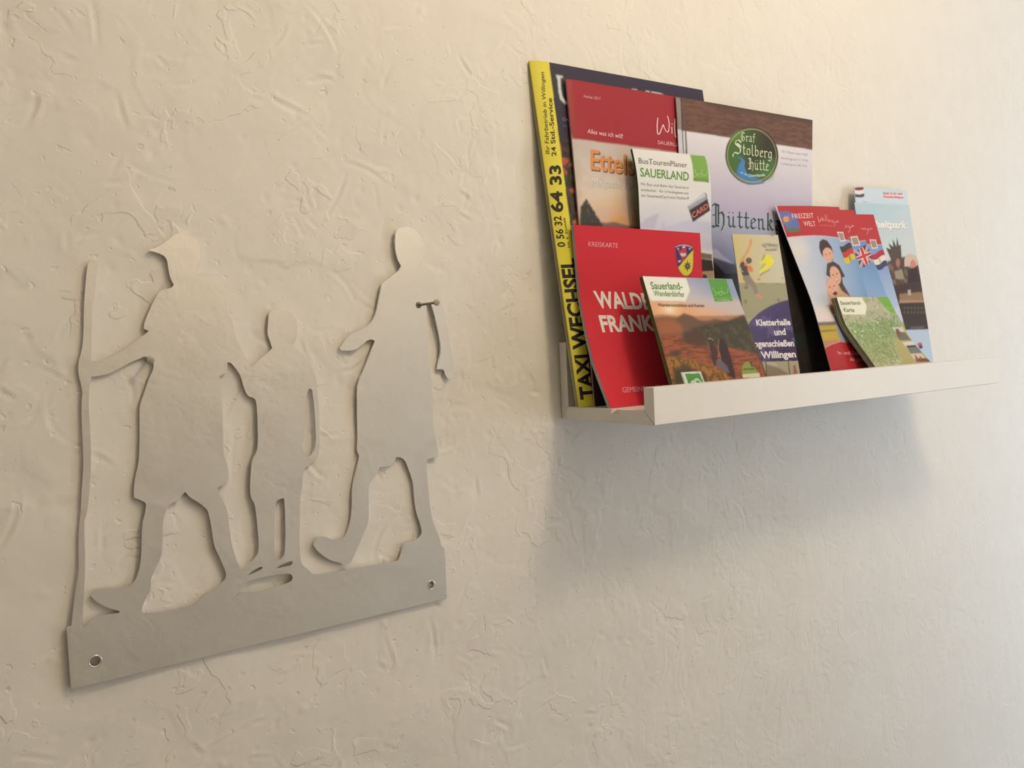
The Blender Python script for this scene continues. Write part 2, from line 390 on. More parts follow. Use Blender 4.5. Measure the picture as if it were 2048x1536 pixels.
PLATE_HOLES=[[(-380.4,59.5),(-371.6,60.2),(-364.1,63.8),(-353.9,69.1),(-345.8,71.1),(-343.4,69.2),(-342.4,65.5),(-343,62.4),(-346.3,55.8),(-349.3,47.8),(-352.8,39),(-353.1,33.6),(-354.2,15.6),(-355.4,2.1),(-358.3,-7.5),(-359.8,-16.4),(-359.7,-21.4),(-354.5,-24.2),(-352.4,-26.5),(-354.2,-34.4),(-356,-38.7),(-357.8,-63.1),(-360.8,-73.5),(-364.4,-78.5),(-369.4,-79.3),(-376.7,-78.3),(-383.9,-77),(-387.8,-78.7),(-389,-80.6),(-386,-85.7),(-379.1,-90.7),(-372.8,-94.2),(-373.2,-95.1),(-383.3,-94.3),(-389.7,-95.1),(-392.3,-98.7),(-393.9,-100.1),(-395,-98.9),(-394.6,-95.3),(-393.1,-79.7),(-391.6,-67.6),(-390.5,-53.7),(-390.3,-40.5),(-389.8,-31.8),(-388.2,-28.5),(-386.7,-19.8),(-385.5,-12),(-383.8,2.8),(-383,18.5),(-382.9,36.1),(-382.8,42.2),(-381.6,52.6)],
[(-327.5,-21.9),(-329.9,-23.7),(-331.8,-27.1),(-338.5,-28.5),(-341,-33.7),(-343,-38.9),(-343.7,-49.9),(-344.8,-61.8),(-348.7,-69.4),(-352.9,-76),(-353.4,-84.2),(-356.7,-89.2),(-359.5,-95),(-359.2,-98.4),(-353.1,-100.1),(-340.1,-100.1),(-326.8,-100.2),(-323.1,-98.1),(-320.1,-94.9),(-312.7,-92.6),(-306.9,-89),(-303.6,-84.8),(-304.5,-79.8),(-307.7,-70.5),(-310.9,-62.3),(-311.9,-48.7),(-312.9,-40.8),(-313.9,-35.9),(-319.1,-30.4),(-324.9,-26.2)],
[(-294.4,64.6),(-291.9,64.3),(-289.1,60.4),(-285.7,54.7),(-284.2,46.4),(-281.8,40),(-278.1,39),(-275.8,36.8),(-275.7,24.9),(-276.2,11),(-276.8,1.8),(-281.2,-5.3),(-282.4,-12.7),(-283.8,-22.5),(-284,-31.8),(-280.9,-37.2),(-280.4,-49.9),(-279.9,-62.7),(-280.4,-71.1),(-282.7,-74.9),(-287.1,-79.2),(-291.9,-82.9),(-295.3,-78.5),(-297.6,-68.9),(-299.2,-61.1),(-300,-46.9),(-300.6,-36.8),(-303.8,-29.8),(-306.8,-23.6),(-305.3,-21.1),(-300,-20.4),(-298.1,-14.9),(-298.5,-7.4),(-301,1.1),(-300.3,13.3),(-299.8,26.9),(-299.8,44),(-300.5,55.6),(-294.8,58)],
[(-236.4,42.7),(-234.2,41.7),(-233.5,33.7),(-233.1,21.3),(-233.2,6.7),(-233.6,2.4),(-234.5,-1.9),(-237,-6),(-238.9,-7.5),(-242,-6.3),(-243.9,-1.7),(-244.2,1.8),(-242.1,5),(-241.1,16.2),(-238.9,37.7)],
[(-266.1,-37.7),(-263.5,-35.9),(-259.8,-35.6),(-259.6,-44.6),(-260.2,-61.7),(-261.4,-75.3),(-263.3,-79.3),(-267.8,-80.6),(-269.1,-77.4),(-268.5,-60.4),(-266.9,-43.5)],
[(-288.8,-86.7),(-284.9,-83.8),(-279.8,-82.2),(-278.1,-83),(-279,-84.2),(-284.2,-85.8)],
[(-268.5,-85.7),(-264.5,-83.4),(-257,-82.3),(-256.1,-83.2),(-257.1,-85.3),(-262.8,-85.6)],
[(-298.4,-100.1),(-295.6,-96.8),(-290.3,-91.6),(-281.1,-90),(-269.2,-90.2),(-261.4,-90.9),(-257.5,-92),(-256.5,-94.8),(-258.3,-97.5),(-266.2,-98.6),(-276.6,-99.9),(-281.7,-100.1),(-292.4,-98.2),(-295.7,-98.6)]]
SURF={
 'upland':([(-2.2,-32.5,11.6),(-21.3,-6.7,315)],[(215.7,-32.5,11.6),(192.6,-6.4,317.7)],4.5,(0.075, 0.0035),0),
 'willingen':([(10.8,-36.8,11.6),(12.5,-17.9,242.1),(12.1,-13.1,301.3)],[(220.8,-36.8,11.6),(221.8,-17.7,244.7),(222,-12.8,304.5)],2.2,(0.04, 0.0014),0),
 'huette':([(128.9,-39.5,11.6),(144.5,-15.3,302.5)],[(336,-39.5,11.6),(330,-30,100),(344.3,-22.7,214),(359.8,-15.1,305)],1.2,None,0),
 'bus':([(72,-41.5,11.6),(72,-35.6,169.9),(72,-35.4,217.3),(72,-32.2,231.4),(72,-28.9,242.5)],[(163,-46.5,11.6),(163,-37.9,173.6),(163,-40.6,213.9),(163,-39.3,228.5),(163,-34.9,242.8)],2.8,None,0),
 'kreis':([(2.9,-64.9,11.6),(2.9,-43.8,52.4),(2.9,-30.1,104.9),(2.9,-25.3,170.9)],[(129,-64,11.6),(129,-62.8,50),(129,-56.4,123.3),(129,-55.1,164.6)],3.5,None,0),
 'wander':([(42.4,-105,11.6),(44.2,-65.7,122.8)],[(164.8,-105,11.6),(158.1,-66.3,121.3)],5.5,None,0),
 'klet':([(168.7,-80,11.6),(169.8,-58,164.9)],[(240.8,-80,11.6),(238.4,-57.8,166.7)],.8,None,0),
 'fz_de':([(290.2,-83,11.6),(290.8,-58,98.9),(278.1,-39,165.6),(272.9,-28.5,202.3)],[(397.9,-83,11.6),(387.5,-26.8,208.2)],.7,None,0.0014),
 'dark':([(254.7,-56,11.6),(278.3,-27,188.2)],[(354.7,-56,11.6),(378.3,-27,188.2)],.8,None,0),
 'fz_uk':([(339.7,-81.3,11.6),(303.5,-27.2,200.8)],[(447.4,-81.3,11.6),(418.2,-25.5,206.7)],.6,None,0.0004),
 'fz_nl':([(344.5,-79.6,11.6),(343.7,-26.3,198)],[(452.2,-79.6,11.6),(458.3,-24.7,203.8)],.6,None,0.0003),
 'heit':([(436.6,-43,11.6),(437.3,-14,218.4)],[(553.1,-43,11.6),(554.3,-13.4,222.5)],.8,None,0),
 'heitback':([(429.5,-40,11.6),(443.1,-10.1,238.2)],[(555,-40,11.6),(554.9,-9.6,241.9)],.8,None,0),
 'karte':([(346,-105,11.6),(339.7,-94.9,31.2),(326,-71.6,74.2),(316.6,-68.8,103.8)],[(458,-105,11.6),(450,-93.1,30.9),(440.2,-77.8,54.6),(427.3,-68.3,85.6),(419.7,-63.8,103.9)],4,None,0),
}
ART={
 'upland':[
  ('f',(58,50,62)),
  ('p',[(.031,.769),(.408,.793),(.125,-.251),(-.132,-.228)],(58,50,42),6),
  ('n',[(.031,.769),(.408,.793),(.125,-.251),(-.132,-.228)],5,(86,74,60),.7,.55,3),
  ('p',[(.065,.734),(.072,.754),(.087,.766),(.091,.752),(.086,.735),(.071,.72)],(168,76,58),1),
  ('p',[(.074,.714),(.091,.725),(.115,.722),(.118,.714),(.1,.703),(.079,.7)],(185,84,62),1),
  ('p',[(.07,.696),(.092,.691),(.105,.682),(.095,.672),(.073,.676)],(170,80,62),1),
  ('p',[(.108,.702),(.133,.712),(.147,.707),(.135,.698)],(140,95,80),1),
  ('p',[(.1,.632),(.121,.635),(.138,.629),(.125,.621),(.103,.623)],(196,90,66),1),
  ('p',[(.091,.538),(.119,.547),(.138,.542),(.125,.532),(.093,.529)],(190,120,70),1),
  ('p',[(.115,.564),(.13,.579),(.134,.565),(.124,.547),(.114,.547)],(150,110,85),1),
  ('p',[(.076,.25),(.159,.249),(.19,-.021),(.067,-.007)],(52,36,30),2),
  ('p',[(.115,.966),(.153,.966),(.152,.961),(.138,.96),(.132,.926),(.135,.903),(.148,.892),(.174,.888),(.173,.883),(.139,.884),(.12,.895),(.117,.916),(.121,.953),(.117,.961)],(225,220,220),.5),
  ('p',[(.538,.963),(.568,.964),(.568,.959),(.542,.957)],(225,220,215),.5),
  ('p',[(.62,.964),(.647,.964),(.647,.959),(.62,.958)],(225,220,215),.5),
  ('p',[(.657,.964),(.698,.965),(.73,.963),(.732,.957),(.657,.956)],(225,220,215),.5),
  ('p',[(-.028,1.032),(.089,1.006),(.065,-.026),(-.018,-.021)],(232,208,62),.4),
  ('t','Ihr Fahrbetrieb in Willingen','i',(.028,.731),(.055,.969),(.011,.729),(46,40,26)),
  ('t','24 Std.-Service','b',(.057,.726),(.076,.895),(.036,.724),(46,40,26)),
  ('t','64 33','B',(.05,.564),(.069,.7),(.002,.562),(34,30,22)),
  ('t','0 56 32','b',(.038,.463),(.038,.552),(.008,.463),(34,30,22)),
  ('t','Inh. E. Zimmek','b',(.059,.461),(.056,.549),(.049,.46),(46,40,26)),
  ('t','TAXI WECHSEL','B',(.072,.021),(.07,.43),(.013,.021),(34,28,20)),
  ('t','DAS','r',(.116,.833),(.157,.833),(.118,.842),(150,145,150)),
  ('t','Niveau','r',(.116,.815),(.168,.816),(.117,.821),(105,98,105))],
 'willingen':[
  ('f',(214,190,168)),
  ('gp',[(-.076,.834),(1.148,.905),(.929,-.201),(-.148,-.121)],(.148,.805),(205,186,168),(.192,.635),(228,200,172),3),
  ('gp',[(-.091,.66),(1.101,.67),(1.08,.562),(-.1,.546)],(.122,.644),(226,196,166),(.151,.555),(224,160,96),6),
  ('n',[(-.079,.804),(1.141,.869),(1.084,.58),(-.099,.561)],16,(206,178,160),.5,.5,4),
  ('p',[(.007,.549),(.122,.562),(.149,.561),(.164,.564),(.2,.565),(.238,.56),(.307,.554),(.442,.554),(.391,.253),(-.033,.262)],(132,98,84),1),
  ('p',[(.044,.634),(.056,.624),(.052,.622),(.066,.615),(.062,.613),(.076,.604),(.074,.602),(.088,.593),(.086,.59),(.096,.577),(.106,.574),(.112,.564),(.123,.559),(.119,.534),(-.003,.532),(.012,.609),(.018,.611),(.026,.617),(.025,.62),(.035,.625)],(62,58,50),1),
  ('n',[(.044,.634),(.123,.559),(.119,.534),(-.003,.532),(.012,.609)],2.2,(120,96,76),.8,.72,1),
  ('p',[(-.1,.549),(1.073,.527),(1.259,-.397),(-.164,-.271)],(50,39,33),3),
  ('p',[(-.081,1.097),(1.207,1.216),(1.129,.807),(.627,.811),(.003,.816)],(166,42,48),.7),
  ('t','Herbst 2017','r',(.082,.949),(.175,.949),(.085,.958),(225,170,165)),
  ('t','Alles was ich will!','r',(.083,.838),(.284,.835),(.087,.852),(240,205,195)),
  ('s',[(.514,.919),(.505,.895),(.502,.869),(.508,.864),(.519,.87),(.536,.89),(.544,.898),(.55,.887),(.562,.876),(.574,.879),(.583,.9),(.582,.917),(.576,.93)],1.1,(244,222,212)),
  ('s',[(.598,.895),(.596,.872)],1.1,(244,222,212)),
  ('s',[(.6,.905),(.603,.903)],1.4,(244,222,212)),
  ('s',[(.624,.923),(.617,.893),(.617,.864),(.632,.863)],1,(244,222,212)),
  ('t','SAUERLAND','r',(.497,.831),(.686,.831),(.499,.843),(232,190,182)),
  ('t','Ettelsberg','b',(.087,.723),(.551,.714),(.097,.783),(120,84,62)),
  ('t','Ettelsberg','b',(.083,.727),(.545,.717),(.092,.787),(224,142,78)),
  ('t','Magazin für','r',(.083,.675),(.325,.671),(.088,.698),(176,158,142)),
  ('t','Magazin für','r',(.081,.676),(.322,.673),(.086,.699),(228,214,196))],
 'huette':[
  ('f',(200,182,192)),
  ('gp',[(-.168,.924),(1.326,1.047),(1.355,.387),(-.242,.384)],(.427,.846),(222,212,212),(.397,.411),(118,120,158),2),
  ('gp',[(-.168,.924),(1.326,1.047),(1.347,.642),(-.212,.594)],(.428,.864),(224,212,208),(.412,.613),(178,162,182),4),
  ('p',[(.178,.49),(.226,.49),(.244,.484),(.267,.471),(.304,.458),(.342,.443),(.341,.429),(.172,.428)],(176,172,192),1.5),
  ('p',[(.176,.463),(.218,.459),(.337,.442),(.441,.43),(.406,.189),(.142,.195)],(84,82,98),1),
  ('p',[(.175,.457),(.205,.45),(.285,.406),(.339,.407),(.491,.416),(.445,.143),(.135,.152)],(48,40,38),1),
  ('p',[(-.033,1.019),(1.063,1.025),(1.066,.871),(.997,.883),(-.003,.887),(-.048,.886)],(116,80,64),.7),
  ('n',[(-.033,1.019),(1.063,1.025),(1.066,.886),(.997,.888),(-.002,.891),(-.047,.89)],-4,(84,58,46),.55,.5,1),
  ('p',[(.18,1.008),(.416,1.011),(.999,1.004),(1.003,.982),(.632,.986),(.211,.989)],(84,66,52),2.5),
  ('p',[(-.001,.997),(.029,.997),(.032,.948),(.019,.812),(-.002,.813),(.004,.934)],(150,130,120),1),
  ('p',[(.001,.889),(.025,.889),(.027,.811),(-.002,.811)],(206,198,196),.6),
  ('p',[(.032,1),(.037,1),(.034,.808),(.028,.808)],(70,56,50),.4),
  ('p',[(.049,1.001),(.058,1.001),(.057,.809),(.046,.808)],(96,78,72),.5),
  ('p',[(.719,.857),(.721,.838),(.716,.819),(.706,.801),(.689,.783),(.667,.767),(.64,.753),(.609,.742),(.576,.733),(.54,.728),(.505,.725),(.47,.726),(.437,.73),(.406,.737),(.379,.747),(.356,.759),(.339,.773),(.326,.789),(.32,.806),(.319,.824),(.324,.842),(.334,.86),(.35,.876),(.371,.892),(.396,.906),(.424,.918),(.456,.927),(.489,.934),(.524,.937),(.558,.937),(.592,.934),(.623,.928),(.652,.918),(.676,.906),(.696,.891),(.711,.875)],(62,58,40),.6),
  ('gp',[(.711,.856),(.713,.838),(.709,.82),(.699,.801),(.682,.785),(.661,.769),(.635,.756),(.606,.745),(.573,.737),(.539,.731),(.505,.729),(.472,.73),(.44,.734),(.41,.74),(.384,.75),(.362,.761),(.345,.775),(.333,.79),(.327,.807),(.326,.824),(.331,.842),(.341,.859),(.356,.875),(.376,.89),(.4,.904),(.428,.915),(.458,.924),(.49,.93),(.523,.934),(.557,.934),(.589,.931),(.619,.924),(.647,.915),(.67,.903),(.689,.889),(.703,.873)],(.409,.886),(74,104,52),(.628,.866),(56,48,34),.5),
  ('gp',[(.478,.835),(.703,.834),(.67,.759),(.472,.729)],(.551,.825),(60,66,40),(.624,.764),(76,112,58),5),
  ('p',[(.444,.914),(.447,.909),(.443,.902),(.432,.894),(.417,.886),(.4,.879),(.383,.874),(.369,.873),(.36,.874),(.357,.879),(.361,.886),(.372,.894),(.386,.902),(.404,.909),(.42,.914),(.435,.916)],(96,130,70),3),
  ('p',[(.373,.766),(.473,.743),(.586,.748),(.608,.735),(.547,.728),(.472,.729),(.415,.743)],(86,122,150),.8),
  ('p',[(.401,.823),(.44,.819),(.461,.808),(.463,.799),(.455,.79),(.463,.778),(.477,.763),(.529,.753),(.566,.75),(.528,.743),(.447,.746),(.397,.766),(.411,.781),(.415,.791),(.436,.807),(.429,.813)],(70,124,180),.5),
  ('l',[(.702,.855),(.704,.841),(.702,.826),(.696,.812),(.686,.798),(.673,.785),(.656,.773),(.636,.762),(.614,.753),(.59,.746),(.565,.74),(.538,.736),(.512,.734),(.485,.734),(.459,.736),(.435,.739),(.412,.745),(.392,.752),(.374,.761),(.36,.771),(.348,.783),(.34,.795),(.335,.808),(.334,.821),(.337,.835),(.343,.849),(.352,.862),(.365,.875),(.38,.886),(.399,.897),(.419,.907),(.442,.915),(.466,.921),(.491,.926),(.517,.928),(.543,.929),(.569,.928),(.594,.925),(.617,.919),(.638,.912),(.657,.903),(.674,.893),(.687,.881),(.696,.868),(.702,.855)],.7,(206,176,120)),
  ('k','Graf',(.431,.88),(.543,.881),(.432,.912),(226,222,180)),
  ('k','S',(.374,.829),(.441,.831),(.377,.881),(226,222,180)),
  ('k','tolberg',(.441,.832),(.675,.829),(.443,.871),(226,222,180)),
  ('k','Hütte',(.484,.781),(.645,.782),(.485,.821),(226,222,180)),
  ('t','an der','b',(.423,.763),(.481,.754),(.428,.771),(170,205,215)),
  ('t','Diemelquelle','b',(.487,.752),(.613,.761),(.487,.762),(205,215,190)),
  ('t','701 Meter über NN!','r',(.743,.856),(.961,.856),(.744,.865),(150,138,140)),
  ('t',"Breitengrad 51°19'48",'r',(.742,.832),(.962,.833),(.743,.841),(150,138,140)),
  ('t',"Längengrad 08°39'5",'r',(.741,.812),(.955,.812),(.742,.82),(150,138,140)),
  ('k','H',(.203,.567),(.307,.568),(.21,.646),(58,84,74)),
  ('k','üttenkarte',(.312,.569),(.907,.563),(.317,.63),(58,84,74))],
 'bus':[
  ('f',(232,220,206)),
  ('gp',[(-.156,.785),(1.173,.812),(1.157,.605),(-.19,.593)],(.376,.796),(230,218,206),(.358,.647),(206,198,206),3),
  ('p',[(-.01,.691),(.076,.717),(.144,.73),(.271,.746),(.234,.72),(.195,.682),(-.012,.679)],(200,188,196),1.5),
  ('p',[(.28,.686),(.327,.726),(.331,.689),(.453,.701),(.718,.728),(.989,.719),(1.003,.676),(.327,.667)],(204,194,202),2),
  ('p',[(.802,.594),(.987,.586),(.986,.565),(.795,.568)],(124,108,92),.8),
  ('p',[(.795,.568),(.985,.563),(.998,.516),(.781,.511)],(62,54,44),.8),
  ('p',[(.782,.513),(.998,.516),(.99,.483),(.774,.483)],(176,144,104),.5),
  ('p',[(.829,.503),(.886,.5),(.896,.483),(.824,.483)],(70,60,66),.5),
  ('p',[(.772,1),(.98,1.001),(.994,.978),(.989,.933),(.976,.884),(.759,.886),(.768,.921),(.775,.959)],(128,164,76),.4),
  ('p',[(.762,.896),(.978,.895),(.976,.884),(.759,.886)],(112,146,64),.4),
  ('p',[(.659,.779),(.91,.84),(.932,.835),(.985,.769),(.735,.718)],(86,82,80),.4),
  ('p',[(.655,.781),(.905,.841),(.931,.825),(.676,.777)],(208,200,196),.5),
  ('p',[(.667,.774),(.792,.804),(.936,.825),(.94,.815),(.809,.779),(.685,.762)],(170,162,162),1),
  ('p',[(.685,.765),(.747,.776),(.935,.812),(.985,.769),(.735,.718)],(62,58,58),.5),
  ('t','CARD','B',(.732,.729),(.967,.777),(.706,.752),(70,40,36)),
  ('t','CARD','B',(.729,.731),(.961,.779),(.709,.75),(216,112,92)),
  ('t','BusTourenPlaner','r',(.045,.939),(.693,.939),(.057,.962),(88,80,76)),
  ('t','SAUERLAND','b',(.039,.885),(.69,.884),(.053,.92),(104,146,72)),
  ('t','Mit Bus und Bahn das Sauerland','r',(.034,.849),(.675,.849),(.037,.86),(128,120,116)),
  ('t','entdecken · für Urlaubsgäste mit','r',(.031,.827),(.675,.827),(.033,.837),(128,120,116)),
  ('t','der SauerlandCard zum Nulltarif!','r',(.029,.804),(.678,.806),(.031,.815),(128,120,116)),
  ('s',[(.821,.935),(.797,.932),(.804,.92),(.814,.912),(.792,.904),(.772,.907)],.45,(190,214,140)),
  ('s',[(.785,.925),(.816,.916),(.842,.916),(.853,.921),(.859,.915),(.878,.919),(.884,.913),(.908,.917),(.919,.912),(.947,.916),(.971,.928)],.45,(190,214,140)),
  ('s',[(.898,.94),(.886,.917)],.4,(190,214,140)),
  ('s',[(.811,.907),(.834,.91),(.849,.904),(.874,.91),(.907,.907),(.94,.91)],.4,(190,214,140)),
  ('t','im Mittelgebirge','r',(.8,.887),(.941,.886),(.801,.89),(176,200,130))],
 'kreis':[
  ('f',(214,44,56)),
  ('p',[(.781,.91),(.824,.924),(.861,.928),(.897,.925),(.938,.911),(.936,.868),(.929,.802),(.914,.766),(.886,.741),(.859,.735),(.834,.741),(.807,.767),(.795,.794),(.788,.849),(.786,.892)],(92,50,40),.4),
  ('p',[(.785,.908),(.824,.921),(.861,.926),(.897,.923),(.935,.91),(.933,.868),(.926,.803),(.912,.767),(.885,.744),(.86,.738),(.836,.744),(.81,.769),(.798,.794),(.791,.849),(.789,.892)],(74,54,98),.3),
  ('p',[(.934,.897),(.933,.868),(.926,.803),(.912,.767),(.885,.744),(.86,.738),(.836,.744),(.81,.769),(.8,.788)],(222,200,64),.3),
  ('p',[(.786,.909),(.824,.921),(.86,.925),(.897,.922),(.933,.909),(.932,.905),(.892,.916),(.86,.92),(.827,.916),(.787,.905)],(210,190,190),.3),
  ('p',[(.839,.894),(.843,.91),(.856,.916),(.872,.912),(.874,.898),(.877,.88),(.872,.866),(.875,.854),(.858,.845),(.848,.833),(.827,.823),(.816,.83),(.837,.842),(.83,.856),(.819,.873),(.805,.89),(.813,.896),(.829,.885)],(206,64,72),.5),
  ('p',[(.842,.904),(.85,.916),(.864,.918),(.873,.909),(.863,.905),(.853,.906)],(216,204,200),.3),
  ('p',[(.823,.872),(.872,.873),(.874,.864),(.85,.854),(.83,.857)],(222,210,204),.4),
  ('p',[(.8,.901),(.812,.904),(.818,.897),(.807,.893)],(216,200,200),.3),
  ('p',[(.897,.903),(.91,.907),(.913,.899),(.903,.894)],(216,200,200),.3),
  ('p',[(.801,.826),(.816,.831),(.825,.824),(.81,.816)],(220,206,204),.3),
  ('p',[(.874,.757),(.871,.784),(.851,.775),(.863,.792),(.843,.797),(.864,.803),(.855,.819),(.873,.81),(.881,.838),(.885,.811),(.905,.82),(.893,.803),(.913,.798),(.892,.792),(.901,.776),(.883,.785)],(66,58,44),.25),
  ('p',[(.884,.799),(.884,.797),(.883,.796),(.882,.795),(.88,.794),(.878,.794),(.877,.794),(.875,.795),(.874,.796),(.873,.797),(.873,.798),(.873,.8),(.874,.801),(.876,.802),(.877,.803),(.879,.803),(.881,.803),(.882,.802),(.884,.801),(.884,.8)],(190,180,160),.3),
  ('t','KREISKARTE','r',(.098,.889),(.324,.887),(.102,.914),(240,170,165)),
  ('t','WALDECK-','B',(.12,.559),(.749,.537),(.103,.646),(240,222,210)),
  ('t','FRANKENBERG','B',(.121,.426),(1.029,.414),(.114,.512),(240,222,210)),
  ('t','GEMEINSAM ZUKUNFT','r',(.15,.079),(.677,.071),(.159,.108),(244,170,170))],
 'wander':[
  ('f',(96,66,44)),
  ('gp',[(-.112,1.045),(1.361,1.091),(1.128,.651),(-.238,.664)],(.6,.992),(150,154,172),(.518,.802),(196,182,176),3),
  ('gp',[(-.189,.814),(1.217,.823),(1.119,.634),(-.243,.649)],(.521,.81),(200,180,166),(.495,.697),(226,164,116),6),
  ('p',[(.295,.738),(.285,.726),(.265,.715),(.236,.706),(.203,.701),(.168,.699),(.134,.701),(.106,.707),(.085,.716),(.073,.726),(.072,.738),(.082,.75),(.101,.761),(.129,.769),(.162,.775),(.198,.777),(.232,.775),(.261,.77),(.283,.761),(.295,.75)],(242,196,138),7),
  ('p',[(.227,.734),(.222,.728),(.213,.722),(.202,.718),(.188,.715),(.173,.714),(.16,.715),(.148,.718),(.14,.722),(.136,.728),(.136,.734),(.14,.74),(.149,.746),(.161,.751),(.174,.753),(.189,.754),(.203,.753),(.214,.75),(.223,.746),(.227,.74)],(252,232,196),4),
  ('p',[(-.04,.685),(.091,.696),(.238,.683),(.467,.681),(.683,.68),(.796,.683),(1.004,.686),(1.015,.568),(-.074,.588)],(176,122,88),1.5),
  ('p',[(-.029,.662),(.104,.676),(.232,.667),(.319,.706),(.403,.682),(.453,.65),(.535,.641),(.639,.656),(.775,.638),(.981,.686),(1.034,.467),(-.058,.497)],(112,80,58),1.5),
  ('p',[(.361,.58),(.5,.609),(.657,.623),(.823,.646),(.99,.682),(1.018,.434),(.977,.352),(.579,.448),(.303,.487)],(72,62,46),2),
  ('p',[(.005,.662),(.171,.668),(.251,.613),(.267,.55),(0,.526)],(158,94,56),5),
  ('n',[(.292,.612),(1.102,.6),(.977,.352),(.231,.459)],4,(98,86,60),.6,.6,3),
  ('p',[(.025,.54),(.125,.546),(.235,.52),(.237,.474),(.427,.437),(.675,.421),(.783,.393),(.966,.353),(.988,.236),(.956,.035),(-.035,.107),(.003,.399)],(160,84,52),1.2),
  ('n',[(.025,.54),(.235,.52),(.427,.437),(.675,.421),(.966,.353),(.956,.035),(-.035,.107),(.003,.399)],-3,(112,62,40),.85,.5,1.5),
  ('p',[(.247,.551),(.465,.578),(.454,.452),(.363,.431),(.237,.474)],(84,58,44),3),
  ('p',[(.018,.361),(.154,.362),(.316,.317),(.478,.263),(.581,.21),(.579,.062),(-.026,.106)],(168,110,48),3),
  ('n',[(.018,.361),(.154,.362),(.316,.317),(.478,.263),(.581,.21),(.579,.062),(-.026,.106)],2.4,(96,70,36),.85,.5,2),
  ('p',[(.056,.411),(.126,.416),(.166,.392),(.135,.363),(.061,.374)],(84,62,44),2),
  ('p',[(.048,.285),(.168,.294),(.326,.24),(.367,.192),(.323,.134),(.005,.14)],(72,58,38),4),
  ('p',[(.495,.498),(.538,.501),(.547,.473),(.527,.449),(.555,.417),(.545,.37),(.502,.293),(.465,.279),(.46,.342),(.47,.42)],(74,48,42),.7),
  ('p',[(.616,.495),(.663,.489),(.661,.461),(.675,.421),(.675,.348),(.661,.222),(.647,.167),(.575,.195),(.56,.306),(.576,.416)],(58,38,36),.7),
  ('p',[(.501,.316),(.556,.322),(.605,.264),(.602,.209),(.55,.236),(.495,.278)],(104,92,96),.8),
  ('l',[(.493,.494),(.521,.497),(.542,.481)],.5,(236,180,120)),
  ('l',[(.611,.491),(.581,.44),(.561,.393),(.563,.337)],.35,(190,140,110)),
  ('l',[(.486,.466),(.474,.419),(.473,.372)],.3,(180,130,100)),
  ('p',[(-.01,.999),(.463,.993),(.466,.895),(.379,.803),(.017,.806)],(238,228,206),.4),
  ('p',[(.709,.996),(.929,.999),(.916,.808),(.702,.8)],(92,148,62),.4),
  ('p',[(.707,.831),(.92,.835),(.919,.831),(.707,.827)],(150,190,110),.3),
  ('t','Sauerland-','b',(.055,.896),(.389,.898),(.059,.953),(102,138,74)),
  ('t','Wanderdörfer','b',(.063,.843),(.387,.838),(.065,.885),(112,142,84)),
  ('t','Wandervorschläge und Karten','b',(.071,.759),(.565,.754),(.073,.784),(92,62,50)),
  ('s',[(.743,.921),(.733,.916),(.736,.898),(.745,.881),(.751,.871),(.726,.852),(.712,.858)],.35,(206,226,150)),
  ('s',[(.737,.889),(.754,.877),(.772,.873),(.789,.89),(.792,.874),(.818,.891),(.82,.872),(.845,.889),(.855,.872),(.886,.883),(.908,.911)],.35,(206,226,150)),
  ('s',[(.837,.931),(.824,.886)],.3,(206,226,150)),
  ('s',[(.76,.859),(.785,.869),(.794,.853),(.824,.868),(.857,.864)],.35,(206,226,150)),
  ('t','im Mittelgebirge','r',(.742,.809),(.882,.813),(.744,.82),(206,226,150)),
  ('p',[(.108,.247),(.309,.243),(.316,.16),(.327,.077),(.12,.081)],(226,220,196),.35),
  ('p',[(.145,.233),(.294,.231),(.304,.161),(.311,.079),(.16,.084)],(78,140,62),.35),
  ('p',[(.174,.16),(.187,.174),(.209,.182),(.228,.177),(.237,.162),(.24,.138),(.169,.137)],(206,216,180),.3),
  ('p',[(.218,.178),(.233,.192),(.254,.194),(.27,.184),(.287,.159),(.294,.134),(.261,.172),(.243,.176),(.229,.171)],(206,216,180),.3),
  ('t','WANDERN','r',(.122,.122),(.125,.24),(.099,.115),(90,88,70)),
  ('p',[(.735,.202),(.754,.249),(.787,.279),(.828,.296),(.859,.29),(.875,.267),(.897,.241),(.921,.199),(.915,.159),(.726,.171)],(140,142,62),.4),
  ('p',[(.763,.24),(.896,.239),(.894,.225),(.76,.228)],(90,102,40),.3),
  ('p',[(.86,.292),(.889,.295),(.881,.25),(.866,.247)],(70,70,60),.4),
  ('p',[(.734,.194),(.927,.195),(.92,.163),(.731,.165)],(214,206,170),.3)],
 'klet':[
  ('f',(178,164,126)),
  ('gp',[(-.03,1.025),(1.357,1.035),(1.152,.682),(-.182,.689)],(.048,.96),(204,182,124),(.917,.896),(204,192,162),2),
  ('p',[(-.181,.692),(1.152,.684),(1.025,.457),(-.276,.474)],(162,152,118),.4),
  ('p',[(-.18,.693),(1.152,.684),(1.151,.681),(-.181,.69)],(136,122,92),.4),
  ('p',[(.067,.815),(.101,.842),(.191,.871),(.271,.901),(.326,.935),(.343,.958),(.378,.972),(.416,.968),(.4,.948),(.351,.918),(.296,.885),(.217,.858),(.17,.829),(.12,.815)],(216,152,106),1),
  ('p',[(.337,.833),(.331,.826),(.319,.821),(.302,.816),(.283,.813),(.263,.812),(.244,.813),(.227,.816),(.215,.821),(.209,.826),(.209,.833),(.215,.839),(.227,.845),(.243,.849),(.263,.852),(.283,.853),(.302,.852),(.319,.849),(.331,.845),(.337,.839)],(104,90,70),.8),
  ('p',[(.155,.815),(.233,.822),(.241,.805),(.188,.797),(.152,.802)],(214,124,90),.8),
  ('p',[(.227,.799),(.29,.805),(.334,.782),(.332,.766),(.29,.759),(.229,.769),(.213,.782)],(222,120,88),.8),
